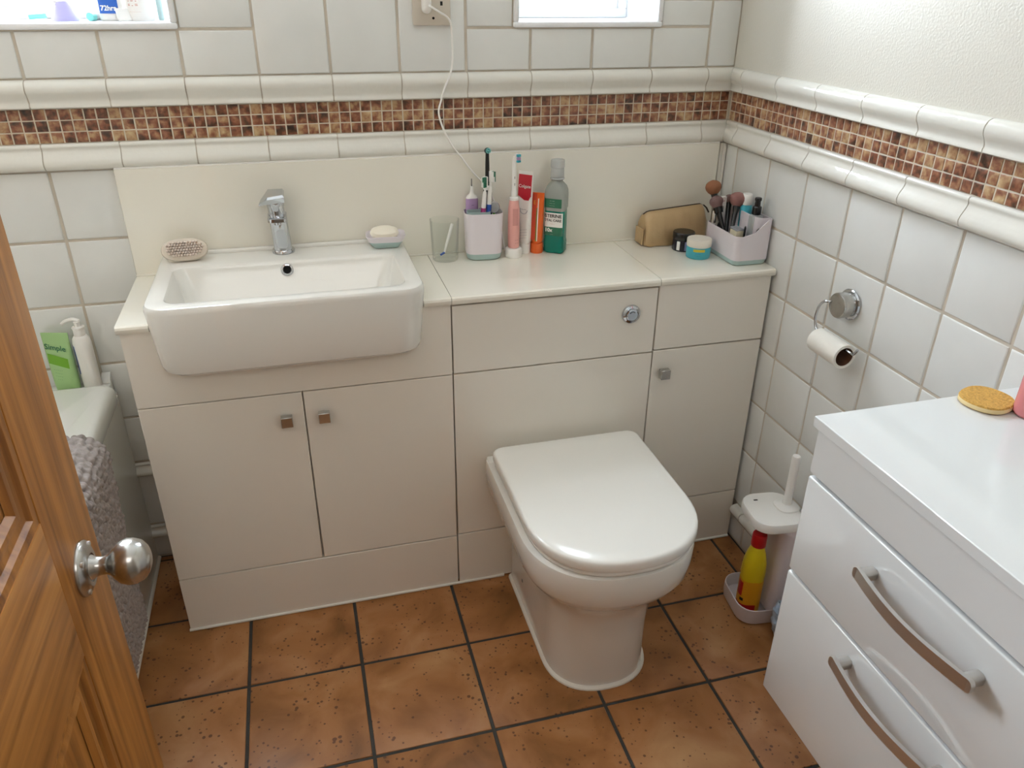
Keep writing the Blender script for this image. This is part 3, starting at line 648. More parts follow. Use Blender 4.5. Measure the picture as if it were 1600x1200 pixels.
sd = thing('soap_dish', 'lilac soap dish with mint base at right of the basin ledge', 'soap dish', (.8680, -.067, RB+.0012), -.06)
obj('base', loft([rr(.060, .034, .012, 0), rr(.068, .042, .014, .006), rr(.082, .056, .016, .016)]), M['mint'], sd)
obj('tray', loft([rr(.082, .056, .016, .016), rr(.094, .066, .018, .030), rr(.092, .064, .017, .031), rr(.080, .052, .014, .021), rr(.07, .044, .012, .019)]), M['lilac'], sd)
sp_ = obj('soap_bar', loft([oval(.018, .012, -.010), oval(.030, .021, -.006), oval(.034, .024, .001), oval(.031, .022, .008), oval(.022, .015, .013), oval(.008, .005, .015)]), M['soap'], None, (.8660, -.068, RB+.0335), (math.radians(12), 0, 0))
tag(sp_, 'cream oval bar of soap lying in the lilac soap dish', 'soap')

# ------------------------------------------------------------------ small things: over the cistern
Z = ZW0+.0174
gl = thing('tumbler', 'clear glass tumbler with a white brush inside', 'glass', (1.0135, -.060, Z))
obj('glass_body', loft([circ(.0300, 0, 40), circ(.0318, .002, 40), circ(.0325, .012, 40), circ(.0362, .099, 40), circ(.0366, .1005, 40), circ(.0345, .1005, 40), circ(.0308, .014, 40), circ(.0295, .011, 40), circ(.001, .0105, 40)]), M['glass'], gl)
ib = thing('interdental_brush', 'small white brush leaning inside the clear tumbler', 'brush', (1.0135, -.060, Z+.0125))
obj('handle', tube([(-.004, -.006, .006), (.012, .008, .045), (.0215, .012, .072)], [.0022, .0042, .0036], 10), M['white'], ib)
obj('tip', tube([(-.004, -.006, .006), (-.014, -.013, .0035)], [.003, .0025], 8), M['blue'], ib)
cd = thing('toothbrush_caddy', 'pale lilac toothbrush caddy with mint foot', 'caddy', (1.1095, -.064, Z), -.10)
CR = [rr(.074, .054, .02, 0), rr(.082, .061, .022, .003), rr(.088, .066, .022, .016)]
obj('foot', loft(CR), M['mint'], cd)
obj('cup', loft([rr(.0885, .0665, .022, .0163), rr(.094, .070, .022, .115), rr(.093, .069, .0215, .1165), rr(.0905, .0665, .021, .115), rr(.085, .063, .021, .02)]), M['lilac'], cd)
dv = loft([rr(.0020+.056, .030, .012, .030, -.012, -.006), rr(.058, .032, .012, .1185, -.012, -.006), rr(.055, .029, .011, .1185, -.012, -.006), rr(.053, .026, .011, .035, -.012, -.006)])
obj('inner_divider', dv, M['mint'], cd)
def standing(name, label, cat, x, y, z, group=None, rz=0): return thing(name, label, cat, (x, y, z), rz, group)
# mauve interdental device, black electric brush, two manual brushes, round mirror
wf = standing('water_flosser', 'mauve handled flosser with white nozzle at the back of the lilac caddy', 'flosser', 1.0865, -.0425, Z+.023)
obj('handle', loft([rr(.028, .016, .006, 0), rr(.030, .0175, .007, .06), rr(.030, .0175, .007, .118), rr(.028, .016, .007, .121)]), M['purple'], wf)
obj('shoulder', loft([rr(.0285, .0165, .007, .1212), rr(.024, .0145, .0065, .1265), rr(.011, .010, .0045, .131), rr(.0075, .0075, .0036, .137), rr(.0062, .0062, .003, .150)]), M['white'], wf)
obj('tip', tube([(0, 0, .149), (0, 0, .168)], [.0017, .0013], 8), M['greyink'], wf)
facetext('---', .0065, wf, M['ink'], 0, .106, 0, .0001, lambda z: -.0088)
eb = standing('electric_toothbrush', 'black electric toothbrush standing in the lilac caddy', 'toothbrush', 1.1255, -.0445, Z+.023)
obj('handle', lathe([(.0105, 0), (.0115, .004), (.0115, .13), (.0105, .138), (.0095, .141)], 24), M['black'], eb)
obj('collar', lathe([(.0098, .1405), (.0098, .1495), (.0075, .151)], 24), M['white'], eb)
obj('neck', lathe([(.0068, .150), (.0068, .157), (.0055, .159), (.0052, .20), (.0042, .228), (.0035, .232)], 20), M['black'], eb)
hd = obj('brush_head', lathe([(.0068, -.006), (.0072, -.004), (.0072, 0.0)], 20), M['black'], eb, (.0005, -.0030, .2330), (PI/2-.15, 0, .2))
obj('bristles', join(*[lathe([(.0011, 0), (.0013, .006)], 6, cx=.0052*math.cos(2*PI*k/9), cy=.0052*math.sin(2*PI*k/9)) for k in range(9)]+[lathe([(.0022, 0), (.0024, .0055)], 8)]), M['teal2'], hd)
def manual(name, label, x0, y0, dx, dy, L, grip, tipm, ry):
    t = standing(name, label, 'toothbrush', x0, y0, Z+.030, 'manual toothbrushes in the lilac caddy')
    P = catmull([(0, 0, 0), (dx*.4, dy*.4, L*.42), (dx*.75, dy*.75, L*.76), (dx*.9, dy*.9, L*.9), (dx, dy, L)], 6)
    n = len(P); R = [.0036+.0022*math.sin(PI*min(1, k/n*1.5)) if k < n*.62 else .0027 for k in range(n)]
    obj('handle', tube(P, R, 10), M['white'], t)
    gk = int(n*.40); obj('grip', tube(P[2:gk], [r+.0004 for r in R[2:gk]], 10), grip, t)
    h = obj('brush_head', join(box(-.0055, .0055, -.0025, .0015, -.013, .013, .0015)), M['white'], t, (dx*1.03, dy*1.03, L), (0, 0, ry))
    br_ = []
    for i in range(3):
        for j in range(6): br_.append(box(-.0046+i*.0032, -.0018+i*.0032, -.0120, -.0024, -.0118+j*.004, -.0082+j*.004))
    obj('bristles', join(*br_[:9]), M['white'], h); obj('bristle_tips', join(*br_[9:]), tipm, h)
    return t
manual('toothbrush', 'white manual toothbrush with magenta grip in the lilac caddy', 1.1010, -.071, .012, -.008, .160, M['magenta'], M['dgreen'], -.9)
manual('toothbrush', 'white manual toothbrush with blue grip in the lilac caddy', 1.1165, -.071, .010, -.004, .172, M['blue'], M['dgreen'], .5)
rm = standing('round_mirror', 'small round silver rimmed mirror in the lilac caddy', 'mirror', 1.1365, -.066, Z+.030)
ringp = [(.0135*math.cos(a), 0, .094+.0135*math.sin(a)) for a in [2*PI*k/28 for k in range(29)]]
obj('rim', tube(ringp, .0013, 8, False), M['chrome'], rm); obj('disc', loft([[(q[0], -.0012+.0024*k, .094+q[1]) for q in circ(.013, 0, 24)] for k in (0, 1)]), M['clear'], rm)
obj('handle', tube([(0, 0, 0), (0, 0, .081)], .003, 10), M['green'], rm)
# pink electric brush on its charger, with the lead
pe = thing('electric_toothbrush', 'pink electric toothbrush standing on a white charger', 'toothbrush', (1.1840, -.0775, Z))
obj('handle', lathe([(.0130, .024), (.0142, .027), (.0146, .05), (.0148, .10), (.0140, .122), (.0118, .138), (.0108, .143)], 32), M['pink'], pe)
obj('rubber_grip', patch(circ(.0148, 0, 48), .0148*(PI*1.36), .0148*(PI*1.66), .082, .124, .0006), M['dpink'], pe)
obj('collar', lathe([(.0112, .1425), (.0110, .149), (.0085, .151)], 24), M['white'], pe)
obj('neck', lathe([(.0072, .150), (.0070, .162), (.0058, .166), (.0052, .21), (.0046, .240), (.003, .246)], 20), M['white'], pe)
h_ = obj('brush_head', box(-.0045, .0045, -.0055, .0025, -.0095, .0095, .002), M['white'], pe, (.003, -.004, .2435), (0, 0, .5))
obj('bristles', join(box(-.0048, .0048, -.0125, -.0054, .0035, .0095, .0008, 1), box(-.0048, .0048, -.0125, -.0054, -.0095, -.0045, .0008, 1)), M['teal'], h_)
obj('bristle_centre', box(-.0042, .0042, -.0125, -.0054, -.004, .003, .0008, 1), M['purple'], h_)
for z in (.038, .046): wraptext('- --', .0070, circ(.0147, 0, 48), .0148*(PI*1.58), z, M['ink'], pe, .0006)
for k in range(2): obj('indicator_light', patch(circ(.0055, 0, 24), .0055*PI*1.45, .0055*PI*1.53, .178+.016*k, .184+.016*k, .0004, 3), M['greyink'], pe)
cg = thing('toothbrush_charger', 'round white charging stand under the pink electric toothbrush', 'charger', (1.1840, -.0775, Z))
obj('stand', lathe([(.0205, 0), (.0212, .003), (.0205, .020), (.0192, .0225), (.0155, .0232), (.013, .0232)], 36), M['white'], cg)
sk = thing('shaver_socket', 'cream shaver socket plate on the tiles above the splashback', 'socket', (1.0090, -.0005, 1.391))
obj('plate', box(-.0425, .0425, -.010, 0, -.0475, .0475, .003, 2), M['ivory'], sk)
for x, z in ((.022, -.003), (.022, .0125), (.0225, .026)): obj('pin_hole', box(x-.0028, x+.0028, -.0103, -.0096, z-.0042, z+.0042), M['hole'], sk)
obj('screw_hole', lathe([(.0028, -.0005), (.0028, .0006)], 16), M['hole'], sk, (.003, -.0100, -.0325), (PI/2, 0, 0))
facetext('- - -', .0055, sk, M['greyink'], .008, -.012, 0, 0, lambda z: -.0100); facetext('- -', .0055, sk, M['greyink'], .009, -.018, 0, 0, lambda z: -.0100)
pl = thing('charger_plug', 'white two pin plug with thin lead hanging from the shaver socket', 'plug', (.9960, -.0105, 1.391))
obj('plug_body', loft([[(q[0], -q[2], q[1]) for q in rr(w_, d_, r_, z_)] for w_, d_, r_, z_ in ((.020, .046, .0095, .0005), (.020, .046, .0095, .014), (.016, .038, .0078, .021), (.010, .022, .0048, .026))]), M['white'], pl)
cp_ = [(.9985, -.038, 1.385), (1.006, -.046, 1.380), (1.022, -.040, 1.371), (1.040, -.030, 1.361), (1.049, -.026, 1.345), (1.0505, -.024, 1.315), (1.0500, -.024, 1.272), (1.044, -.028, 1.245), (1.029, -.029, 1.213), (1.0205, -.026, 1.185), (1.0145, -.025, 1.160), (1.022, -.028, 1.128), (1.034, -.029, 1.102), (1.047, -.0245, 1.080), (1.0665, -.0215, 1.056), (1.083, -.0205, 1.033), (1.103, -.0200, 1.009), (1.127, -.0200, .983), (1.1440, -.0210, .955), (1.1575, -.0230, .91), (1.1660, -.030, .865), (1.1690, -.046, .832), (1.1705, -.058, .824)]
obj('lead', tube(catmull([(a-.9960, b+.0105, c_-1.391) for a, b, c_ in cp_], 6), .0022, 8), M['white'], pl)
# toothpaste tubes
def paste(name, label, x, y, rz, capr, caph, w0, d0, h, wt, m, capm):
    t = thing(name, label, 'toothpaste', (x, y, Z), rz)
    obj('cap', lathe([(capr*.97, 0), (capr, .002), (capr*.97, caph-.001), (capr*.9, caph)], 28), capm, t)
    R = [rr(w0*.8, d0*.9, d0*.44, caph), rr(w0, d0, d0*.48, caph+.006), rr(w0+(wt-w0)*.4, d0*.72, d0*.34, caph+(h-caph)*.45), rr(w0+(wt-w0)*.85, d0*.28, d0*.13, caph+(h-caph)*.85), rr(wt, .0022, .0008, h-.008), rr(wt, .0018, .0007, h)]
    obj('body', loft(R), m, t)
    def yf(z):
        zs = [(caph+.006, d0), (caph+(h-caph)*.45, d0*.72), (caph+(h-caph)*.85, d0*.28), (h-.008, .0022), (h, .0018)]
        for (a, b), (c2, d2) in zip(zs, zs[1:]):
            if z <= c2: return -(b+(d2-b)*(z-a)/(c2-a))/2
        return -.0009
    return t, yf
t1, y1 = paste('toothpaste_tube', 'white toothpaste tube with red top standing on its cap', 1.2205, -.054, -.75, .0135, .026, .030, .026, .205, .040, M['white'], M['white'])
quadskin([[(x, y1(z)-.0007, z) for x in (-.018, -.009, 0, .009, .018)] for z in (.145, .158, .17, .18, .197)], M['red'], 'red_block', t1)
quadskin([[(-.017, y1(.1455)-.0007, .1455), (.017, y1(.1455)-.0007, .1455)], [(0, y1(.1355)-.0007, .1355), (.012, y1(.1355)-.0007, .1355)]], M['red'], 'red_block', t1)
facetext('Colgate', .0105, t1, M['winks'], 0, .169, .0, .0001, lambda z: y1(z)-.0004)
arc = [(.010*math.cos(a), .010*math.sin(a)) for a in [PI*(.9+.09*k) for k in range(13)]]
obj('silver_arc', tube([(x, y1(.112+z)-.0008, .112+z) for x, z in arc], .0009, 6), M['silver'], t1)
facetext('~-~', .0095, t1, M['greyink'], 0, .113, 0, 0, lambda z: y1(z)-.0002)
for k in range(4): facetext('~~~~~', .008, t1, M['silver'], 0, .062-.007*k, .2, 0, lambda z: y1(z)-.0002)
t2, y2 = paste('toothpaste_tube', 'small orange toothpaste tube with orange cap standing left of the mouthwash', 1.2510, -.0575, -.55, .0160, .0255, .029, .027, .152, .034, M['orange'], M['orange'])
quadskin([[(x, y2(z)-.0006, z) for x in (-.0148, -.011, -.0065, -.001)] for z in (.035, .06, .09, .12, .150)], M['dorange'], 'red_side', t2)
quadskin([[(x, y2(z)-.0008, z) for x in (-.001, .0012)] for z in (.032, .06, .09, .115)], M['green'], 'green_stripe', t2)
quadskin([[(x, y2(z)-.0008, z) for x in (.0020, .0044)] for z in (.032, .06, .09, .12, .138)], M['winks'], 'white_stripe', t2)
facetext('E', .013, t2, M['amber'], -.006, .128, 0, 0, lambda z: y2(z)-.0006)
# mouthwash
mw = thing('mouthwash_bottle', 'clear bottle half full of green mouthwash', 'bottle', (1.2985, -.0625, Z), -.62)
def mr_(w_, d_, z_): return rr(w_, d_, .010, z_)
obj('lower_body', loft([mr_(.046, .036, 0), mr_(.053, .043, .004), mr_(.053, .043, .030), mr_(.0505, .041, .037), mr_(.0505, .041, .108)]), M['mwliq'], mw)
obj('upper_body', loft([mr_(.0505, .041, .1083), mr_(.0505, .041, .110), mr_(.054, .044, .116), mr_(.054, .044, .150), mr_(.052, .042, .159), mr_(.046, .038, .168), rr(.036, .033, .013, .175), rr(.029, .029, .0144, .179), rr(.028, .028, .0139, .184)]), M['mwbody'], mw)
obj('neck_ring', lathe([(.0160, .1835), (.0180, .185), (.0180, .187), (.0158, .189)], 28), M['clear'], mw)
obj('cap', lathe([(.0160, .189), (.0168, .191), (.0160, .212), (.0174, .2135), (.0172, .2285), (.0160, .2312)], 36), M['clear'], mw)
LR = mr_(.0505, .041, 0)
lb = obj('label_skin', patch(LR, -.026, .024, .046, .104, .0006), M['white'], mw)
obj('dark_label', patch(LR, -.026, .0235, .046, .068, .0009), M['dgreen'], lb)
wraptext('LISTERINE', .0115, LR, -.005, .096, M['ink'], lb, .0011, .0003); wraptext('TOTAL CARE', .0085, LR, -.005, .085, M['ink'], lb, .0011, .0002); wraptext('- --- -', .0058, LR, -.003, .0765, M['redink'], lb, .0011)
wraptext('10x', .013, LR, -.012, .060, M['winks'], lb, .0013, .0004); wraptext('- - -', .005, LR, -.004, .050, M['winks'], lb, .0013)
obj('neck_label', patch(mr_(.054, .044, 0), -.026, .020, .117, .1395, .0006), M['dgreen'], mw)
for k in range(3): wraptext('-- - ---' if k == 0 else '- - - - -', .0048, mr_(.054, .044, 0), -.004, .1345-.006*k, M['winks'], mw, .0011)

# ------------------------------------------------------------------ small things: right end of the worktop
bg_ = thing('cosmetic_bag', 'gold fabric cosmetic bag with zip top by the splashback', 'bag', (1.6230, -.0585, Z), .02)
def bagring(t):
    x = -.088+.176*t; k = max(0.0, min(1.0, min(t*11, (1-t)*22))); k = k**.5; hh = .086+.012*t; dd = .034*(.78+.22*k)
    lift = .004*(1-k)
    P = []
    for (yy, zz) in ((-1, .10), (-.96, .02), (-.6, 0), (.6, 0), (.96, .02), (1, .10), (.98, .35), (.78, .70), (.40, .93), (.14, 1.0), (-.14, 1.0), (-.40, .93), (-.78, .70), (-.98, .35)):
        w = (.0016*math.sin(t*21+zz*9+yy*3)+.0012*math.sin(t*47+zz*13))*min(1, max(0, (1-zz)*8))
        P.append((x+(.004*math.sin(zz*3) if t in (0, 1) else 0), yy*dd+(w if abs(yy) > .5 else 0), max(0, lift*(1 if zz < .3 else -1)+zz*hh*(.90+.10*k)+(w if zz > .1 else 0))))
    return P
bgm = loft([bagring(t) for t in [0, .015, .04, .08]+[.12+.04*k for k in range(20)]+[.92, .96, .985, 1]])
obj('pouch', bgm, M['gold'], bg_, ang=60)
obj('zip_track', tube([(bagring(t)[9][0], 0, max(p[2] for p in bagring(t))+.0002) for t in [.02+.048*k for k in range(21)]], .0022, 6), M['zip'], bg_)
obj('zip_pull', tube([(.086, -.004, .0955), (.094, -.008, .088), (.1005, -.011, .076)], [.0016, .0022, .002], 8), M['zip'], bg_)
obj('end_tab', box(-.0925, -.0885, -.022, .022, .004, .046, .0015, 1), M['gold'], bg_)
j1 = thing('cream_jar', 'dark glossy cosmetic jar in front of the gold bag', 'jar', (1.6270, -.1262, Z))
obj('jar_body', lathe([(.0255, 0), (.027, .002), (.027, .028), (.026, .030)], 36), M['navy'], j1); obj('lid', lathe([(.0275, .0302), (.0280, .032), (.0280, .046), (.0265, .048)], 36), M['black'], j1)
obj('jar_label', patch(circ(.027, 0, 48), .027*PI*1.40, .027*PI*1.62, .004, .027, .0005), M['lav'], j1); obj('jar_label', patch(circ(.027, 0, 48), .027*PI*1.16, .027*PI*1.26, .004, .027, .0005), M['winks'], j1)
j2 = thing('cream_jar', 'turquoise cosmetic jar with cream lid at the front of the worktop', 'jar', (1.6380, -.1900, Z))
obj('jar_body', lathe([(.0285, 0), (.030, .002), (.030, .0275), (.029, .029)], 36), M['teal'], j2); obj('lid', lathe([(.0303, .0292), (.0308, .031), (.0308, .0455), (.0295, .0475)], 36), M['jarlid'], j2)
CRj = circ(.030, 0, 48); f0 = .030*PI*1.40
obj('yellow_label', patch(CRj, f0-.018, f0+.011, .0195, .0262, .0005), M['olive'], j2)
wraptext('- -- - --', .0045, CRj, f0-.004, .0228, M['greyink'], j2, .0009)
wraptext('-- - ---', .0055, CRj, f0-.006, .0155, M['ink'], j2, .0008); wraptext('- --- --', .0055, CRj, f0-.006, .0105, M['ink'], j2, .0008); wraptext('- - - - - - -', .0045, CRj, f0+.001, .0058, M['ink'], j2, .0008)
# organiser
OX, OY = 1.7325, -.2060
og = thing('cosmetics_organiser', 'white plastic organiser box with mint foot holding brushes in the corner', 'organiser', (OX, OY, Z))
def orr(w, d, r, z, dx=0, dy=0): return rr(w, d, r, z, dx, dy)
obj('foot', loft([orr(.086, .150, .014, 0), orr(.092, .156, .016, .003), orr(.094, .158, .016, .0125)]), M['mint'], og)
# walls: low at the front left, tall at the rear right
ring_o, ring_i = orr(.096, .160, .016, 0), orr(.0915, .1555, .014, 0)
def hgt(x, y):
    a = max(0.0, min(1.0, (x+.004)/.014)); b = max(0.0, min(1.0, (y+.082)/.01)); return .073+.038*(a*a*(3-2*a))
shell = [[(p[0], p[1], .013) for p in ring_o], [(p[0], p[1], hgt(p[0], p[1])) for p in ring_o], [(p[0], p[1], hgt(p[0], p[1])) for p in ring_i], [(p[0], p[1], .016) for p in ring_i]]
obj('box_wall', loft(shell), M['lilac'], og, ang=45)
pf = [(.012, .076), (.013, .02), (.013, -.03), (.016, -.052), (.024, -.062), (.045, -.066)]
dvb = loft([[(x, y, .016) for x, y in pf]+[(x+.002, y+.002, .016) for x, y in pf[::-1]], [(x, y, .111) for x, y in pf]+[(x+.002, y+.002, .111) for x, y in pf[::-1]]])
obj('divider', dvb, M['lilac'], og, ang=45)
def mbrush(label, x0, y0, x1, y1, L, hm, hr, hl, hw=.006):
    t = thing('makeup_brush', label, 'brush', (x0, y0, Z+.018), 0, 'makeup brushes in the white organiser')
    a = Vector((0, 0, 0)); b = Vector((x1-x0, y1-y0, L)); d = b.normalized(); n_ = 10
    Pp = [a+d*(b.length*k/n_) for k in range(n_+1)]
    obj('handle', tube(Pp, [.0035+.0030*(k/n_) for k in range(n_+1)], 14), M['black'], t)
    fr_ = [b, b+d*.014]; obj('ferrule', tube(fr_, [hw+.0012, hw+.0030], 16), M['black'], t)
    c_ = b+d*.014; pr = [(.0, hw+.0025), (.16, hr*.72), (.38, hr*.95), (.58, hr), (.78, hr*.86), (.92, hr*.55), (1.0, hr*.12)]
    obj('hair', tube([c_+d*(hl*q) for q, _ in pr], [r for _, r in pr], 18), hm, t); return t
mbrush('makeup brush with wide light brown head standing tallest in the white organiser', 1.712, -.170, 1.7075, -.120, .105, M['hair1'], .0205, .036)
mbrush('makeup brush with dark mauve flared head leaning left in the white organiser', 1.712, -.205, 1.7005, -.160, .082, M['hair2'], .0175, .030, .0095)
mbrush('makeup brush with large pink brown head leaning towards the right wall', 1.706, -.215, 1.7330, -.182, .088, M['hair3'], .0215, .036)
mbrush('makeup brush with small head half hidden behind the pink brown one', 1.712, -.190, 1.7340, -.145, .088, M['hair2'], .0110, .022, .005)
mp_ = thing('eye_pencil', 'thin black pointed brush rising behind the flared makeup brush', 'pencil', (1.7165, -.155, Z+.018))
obj('shaft', tube([(0, 0, 0), (.001, .012, .075), (.0008, .016, .102), (.0005, .018, .118)], [.003, .0034, .0028, .0006], 12), M['black'], mp_)
def pencil(label, x0, y0, x1, y1, L):
    t = thing('eye_pencil', label, 'pencil', (x0, y0, Z+.018)); b = Vector((x1-x0, y1-y0, L))
    obj('shaft', tube([Vector((0, 0, 0)), b*.94], [.0028, .0028], 12), M['black'], t); obj('tip', tube([b*.94, b], [.0026, .0012], 12), M['black'], t)
pencil('short black pencil standing near the front of the white organiser', 1.7185, -.258, 1.7190, -.260, .074)
pencil('short black pencil leaning right at the front of the white organiser', 1.724, -.262, 1.7480, -.2740, .070)
st_ = thing('cosmetic_tube', 'slim silver tube at the left rear of the white organiser', 'tube', (1.6935, -.150, Z+.0182))
obj('body', lathe([(.006, 0), (.0065, .003), (.0065, .055)], 16), M['white'], st_); obj('cap', lathe([(.0062, .0552), (.0062, .084), (.005, .086)], 16), M['satin'], st_)
cb_ = thing('powder_box', 'small cream box with silver lid in the low front of the white organiser', 'box', (1.7100, -.238, Z+.0182))
obj('box_body', box(-.010, .010, -.016, .016, 0, .060, .001, 1), M['cream'], cb_); obj('lid', box(-.0105, .0105, -.0165, .0165, .0602, .0650, .001, 1), M['silver'], cb_)
tb = thing('lotion_bottle', 'turquoise bottle with white cap in the tall part of the organiser', 'bottle', (1.7600, -.1840, Z+.0182))
obj('body', lathe([(.014, 0), (.0150, .003), (.0150, .100), (.0130, .106)], 28), M['teal'], tb); obj('cap', lathe([(.0125, .1062), (.0135, .108), (.0125, .131), (.0110, .133)], 28), M['white'], tb)
pm = thing('serum_bottle', 'clear pump bottle with black pump near the right wall', 'bottle', (1.7580, -.2370, Z+.0182))
obj('body', loft([rr(.028, .028, .010, 0), rr(.030, .030, .011, .003), rr(.030, .030, .011, .090), rr(.027, .027, .011, .093), rr(.018, .018, .008, .0945)]), M['clear'], pm)
obj('pump', lathe([(.0100, .0945), (.0108, .096), (.0108, .113), (.0090, .115), (.0072, .116), (.0066, .128), (.0082, .129), (.0082, .1345), (.0070, .136)], 24), M['black'], pm)
tc_ = thing('cosmetic_carton', 'small white carton with red print behind the makeup brushes', 'carton', (1.7150, -.1430, Z+.0182), .2)
obj('carton_body', box(-.011, .011, -.005, .005, 0, .118, .001, 1), M['white'], tc_); facetext('---', .008, tc_, M['red'], 0, .109, 0, .0003, lambda z: -.0051); facetext('8', .013, tc_, M['greyink'], 0, .090, 0, 0, lambda z: -.0051)
lp = thing('lip_palette', 'small lilac tray with red brown inside between bag and organiser', 'palette', (1.6665, -.1320, Z), .15)
obj('tray', loft([rr(.024, .036, .006, 0), rr(.028, .040, .007, .030), rr(.026, .038, .006, .030), rr(.023, .034, .005, .012)]), M['lilac'], lp); obj('powder', loft([rr(.022, .033, .005, .0125), rr(.0236, .035, .005, .024)]), M['dorange'], lp)

# ------------------------------------------------------------------ toilet roll and holder
hl = thing('roll_holder', 'chrome suction toilet roll holder on the right wall tiles', 'toilet roll holder', (XR, -.600, .830))
def xl(prof, n=40): return loft([[(-z_, r_*math.cos(2*PI*k/n), r_*math.sin(2*PI*k/n)) for k in range(n)] for r_, z_ in prof])
obj('suction_base', xl([(.0330, .0008), (.0335, .004), (.0315, .0065), (.0285, .007)]), M['chrome'], hl)
obj('cap', xl([(.0255, .007), (.0255, .012), (.0270, .013), (.0275, .031), (.0262, .034), (.0240, .035)]), M['satin'], hl)
wr = [(-.020, .020, .002), (-.036, .026, .000), (-.040, .036, -.004), (-.042, .045, -.018), (-.043, .049, -.040), (-.043, .045, -.058), (-.043, .036, -.068), (-.043, .016, -.070), (-.043, -.040, -.072), (-.043, -.082, -.073), (-.043, -.092, -.070), (-.043, -.100, -.058)]
obj('wire_arm', tube(catmull([(a, b, c_) for a, b, c_ in wr], 6), .0030, 10), M['chrome'], hl)
RX, RZc, RR = 1.741, .7415, .0265
tr = thing('toilet_roll', 'almost finished toilet roll hanging on the chrome holder', 'toilet roll', (RX, -.620, RZc))
def yl(prof, n=36, y0=0): return [[(r_*math.cos(2*PI*k/n), yy, r_*math.sin(2*PI*k/n)) for k in range(n)] for r_, yy in prof]
obj('paper', loft(yl([(.0205, .047), (.0262, .0475), (RR, .045), (RR, -.046), (.0262, -.0475), (.0205, -.047)]), False, False), M['paper'], tr)
obj('core', loft(yl([(.0205, .0465), (.0203, 0), (.0205, -.0465)]), False, False), M['card'], tr)
obj('loose_edge', loft([[((RR+.0006)*math.cos(a), yy, (RR+.0006)*math.sin(a)) for a in [PI*(.35+.05*k) for k in range(8)]] for yy in (.046, -.0465)], False, False, False), M['paper'], tr)

# ------------------------------------------------------------------ toilet brush station and bleach
TBX, TBY = 1.7000, -.5900
bs = thing('toilet_brush_stand', 'white toilet brush stand with open left side beside the drawer cabinet', 'toilet brush stand', (TBX, TBY, 0), -.12)
obj('tray', loft([rr(.124, .134, .035, 0), rr(.134, .144, .040, .004), rr(.138, .148, .042, .02), rr(.136, .146, .041, .046), rr(.132, .142, .040, .047), rr(.128, .138, .038, .042), rr(.126, .136, .038, .010)]), M['lilac'], bs)
obj('column', loft([rr(.066, .147, .032, .030, .0355, 0), rr(.060, .140, .029, .075, .0365, 0), rr(.056, .134, .027, .12, .0355, 0), rr(.056, .132, .027, .24, .0345, 0), rr(.062, .132, .030, .268, .0315, 0), rr(.084, .132, .034, .2815, .0205, 0)]), M['lilac'], bs)
obj('top_plate', loft([rr(.122, .132, .040, .2805), rr(.126, .136, .042, .283), rr(.126, .136, .042, .301), rr(.122, .132, .041, .3045), rr(.11, .12, .036, .3055)]), M['white'], bs)
obj('vent_slot', box(-.032, -.022, .036, .040, .3050, .3060), M['hole'], bs)
tb_ = thing('toilet_brush', 'white toilet brush handle standing in the brush stand', 'toilet brush', (1.7370, -.5900, .3058))
obj('plug', loft([rr(.058, .058, .022, 0.0005), rr(.056, .056, .022, .003), rr(.036, .036, .0175, .006), rr(.026, .026, .0125, .010)]), M['white'], tb_)
obj('handle', lathe([(.0115, .008), (.0098, .03), (.0096, .09), (.0100, .140), (.0088, .144), (.004, .145)], 28), M['white'], tb_)
bl = thing('bleach_bottle', 'yellow bleach bottle with red cap inside the brush stand', 'bottle', (1.6650, -.6080, .0108), -.30)
BR = [rr(.050, .046, .018, 0), rr(.055, .050, .020, .004), rr(.056, .051, .020, .104), rr(.054, .050, .020, .110), rr(.058, .053, .022, .118), rr(.054, .050, .021, .155), rr(.044, .042, .019, .182), rr(.030, .030, .0148, .203), rr(.026, .026, .0129, .208)]
obj('body', loft(BR), M['yellow'], bl)
obj('cap', lathe([(.0165, .2045), (.0180, .2065), (.0178, .236), (.0165, .2395), (.009, .2405)], 28), M['redcap'], bl)
LBR = rr(.056, .051, .020, 0)
lbl = obj('label_skin', patch(LBR, -.052, .045, .010, .106, .0005, 24), M['amber'], bl)
obj('red_panel', patch(LBR, -.046, .012, .014, .034, .0010, 14), M['redcap'], lbl); obj('red_swirl', patch(LBR, -.046, -.026, .058, .100, .0010, 8), M['redcap'], lbl); obj('black_emblem', patch(LBR, -.030, -.020, .044, .053, .0012, 6), M['ink'], lbl)
pg = thing('plastic_bag', 'crumpled white and blue plastic bag on the floor behind the drawer cabinet', 'bag', (1.7130, -.7200, 0))
bmb = bmesh.new(); bmesh.ops.create_icosphere(bmb, subdivisions=4, radius=1)
for v_ in bmb.verts:
    q = v_.co; nn = .16*math.sin(q.x*7+q.y*3)+.13*math.sin(q.y*9-q.z*5)+.09*math.sin(q.z*13+q.x*11)+.06*math.sin(q.x*23-q.y*17)
    v_.co = Vector((q.x*.043*(1+nn*.5), q.y*.045*(1+nn*.5), max(.001, .062+q.z*.062*(1+nn))))
obj('crumple', bmb, M['bag'], pg, ang=25)

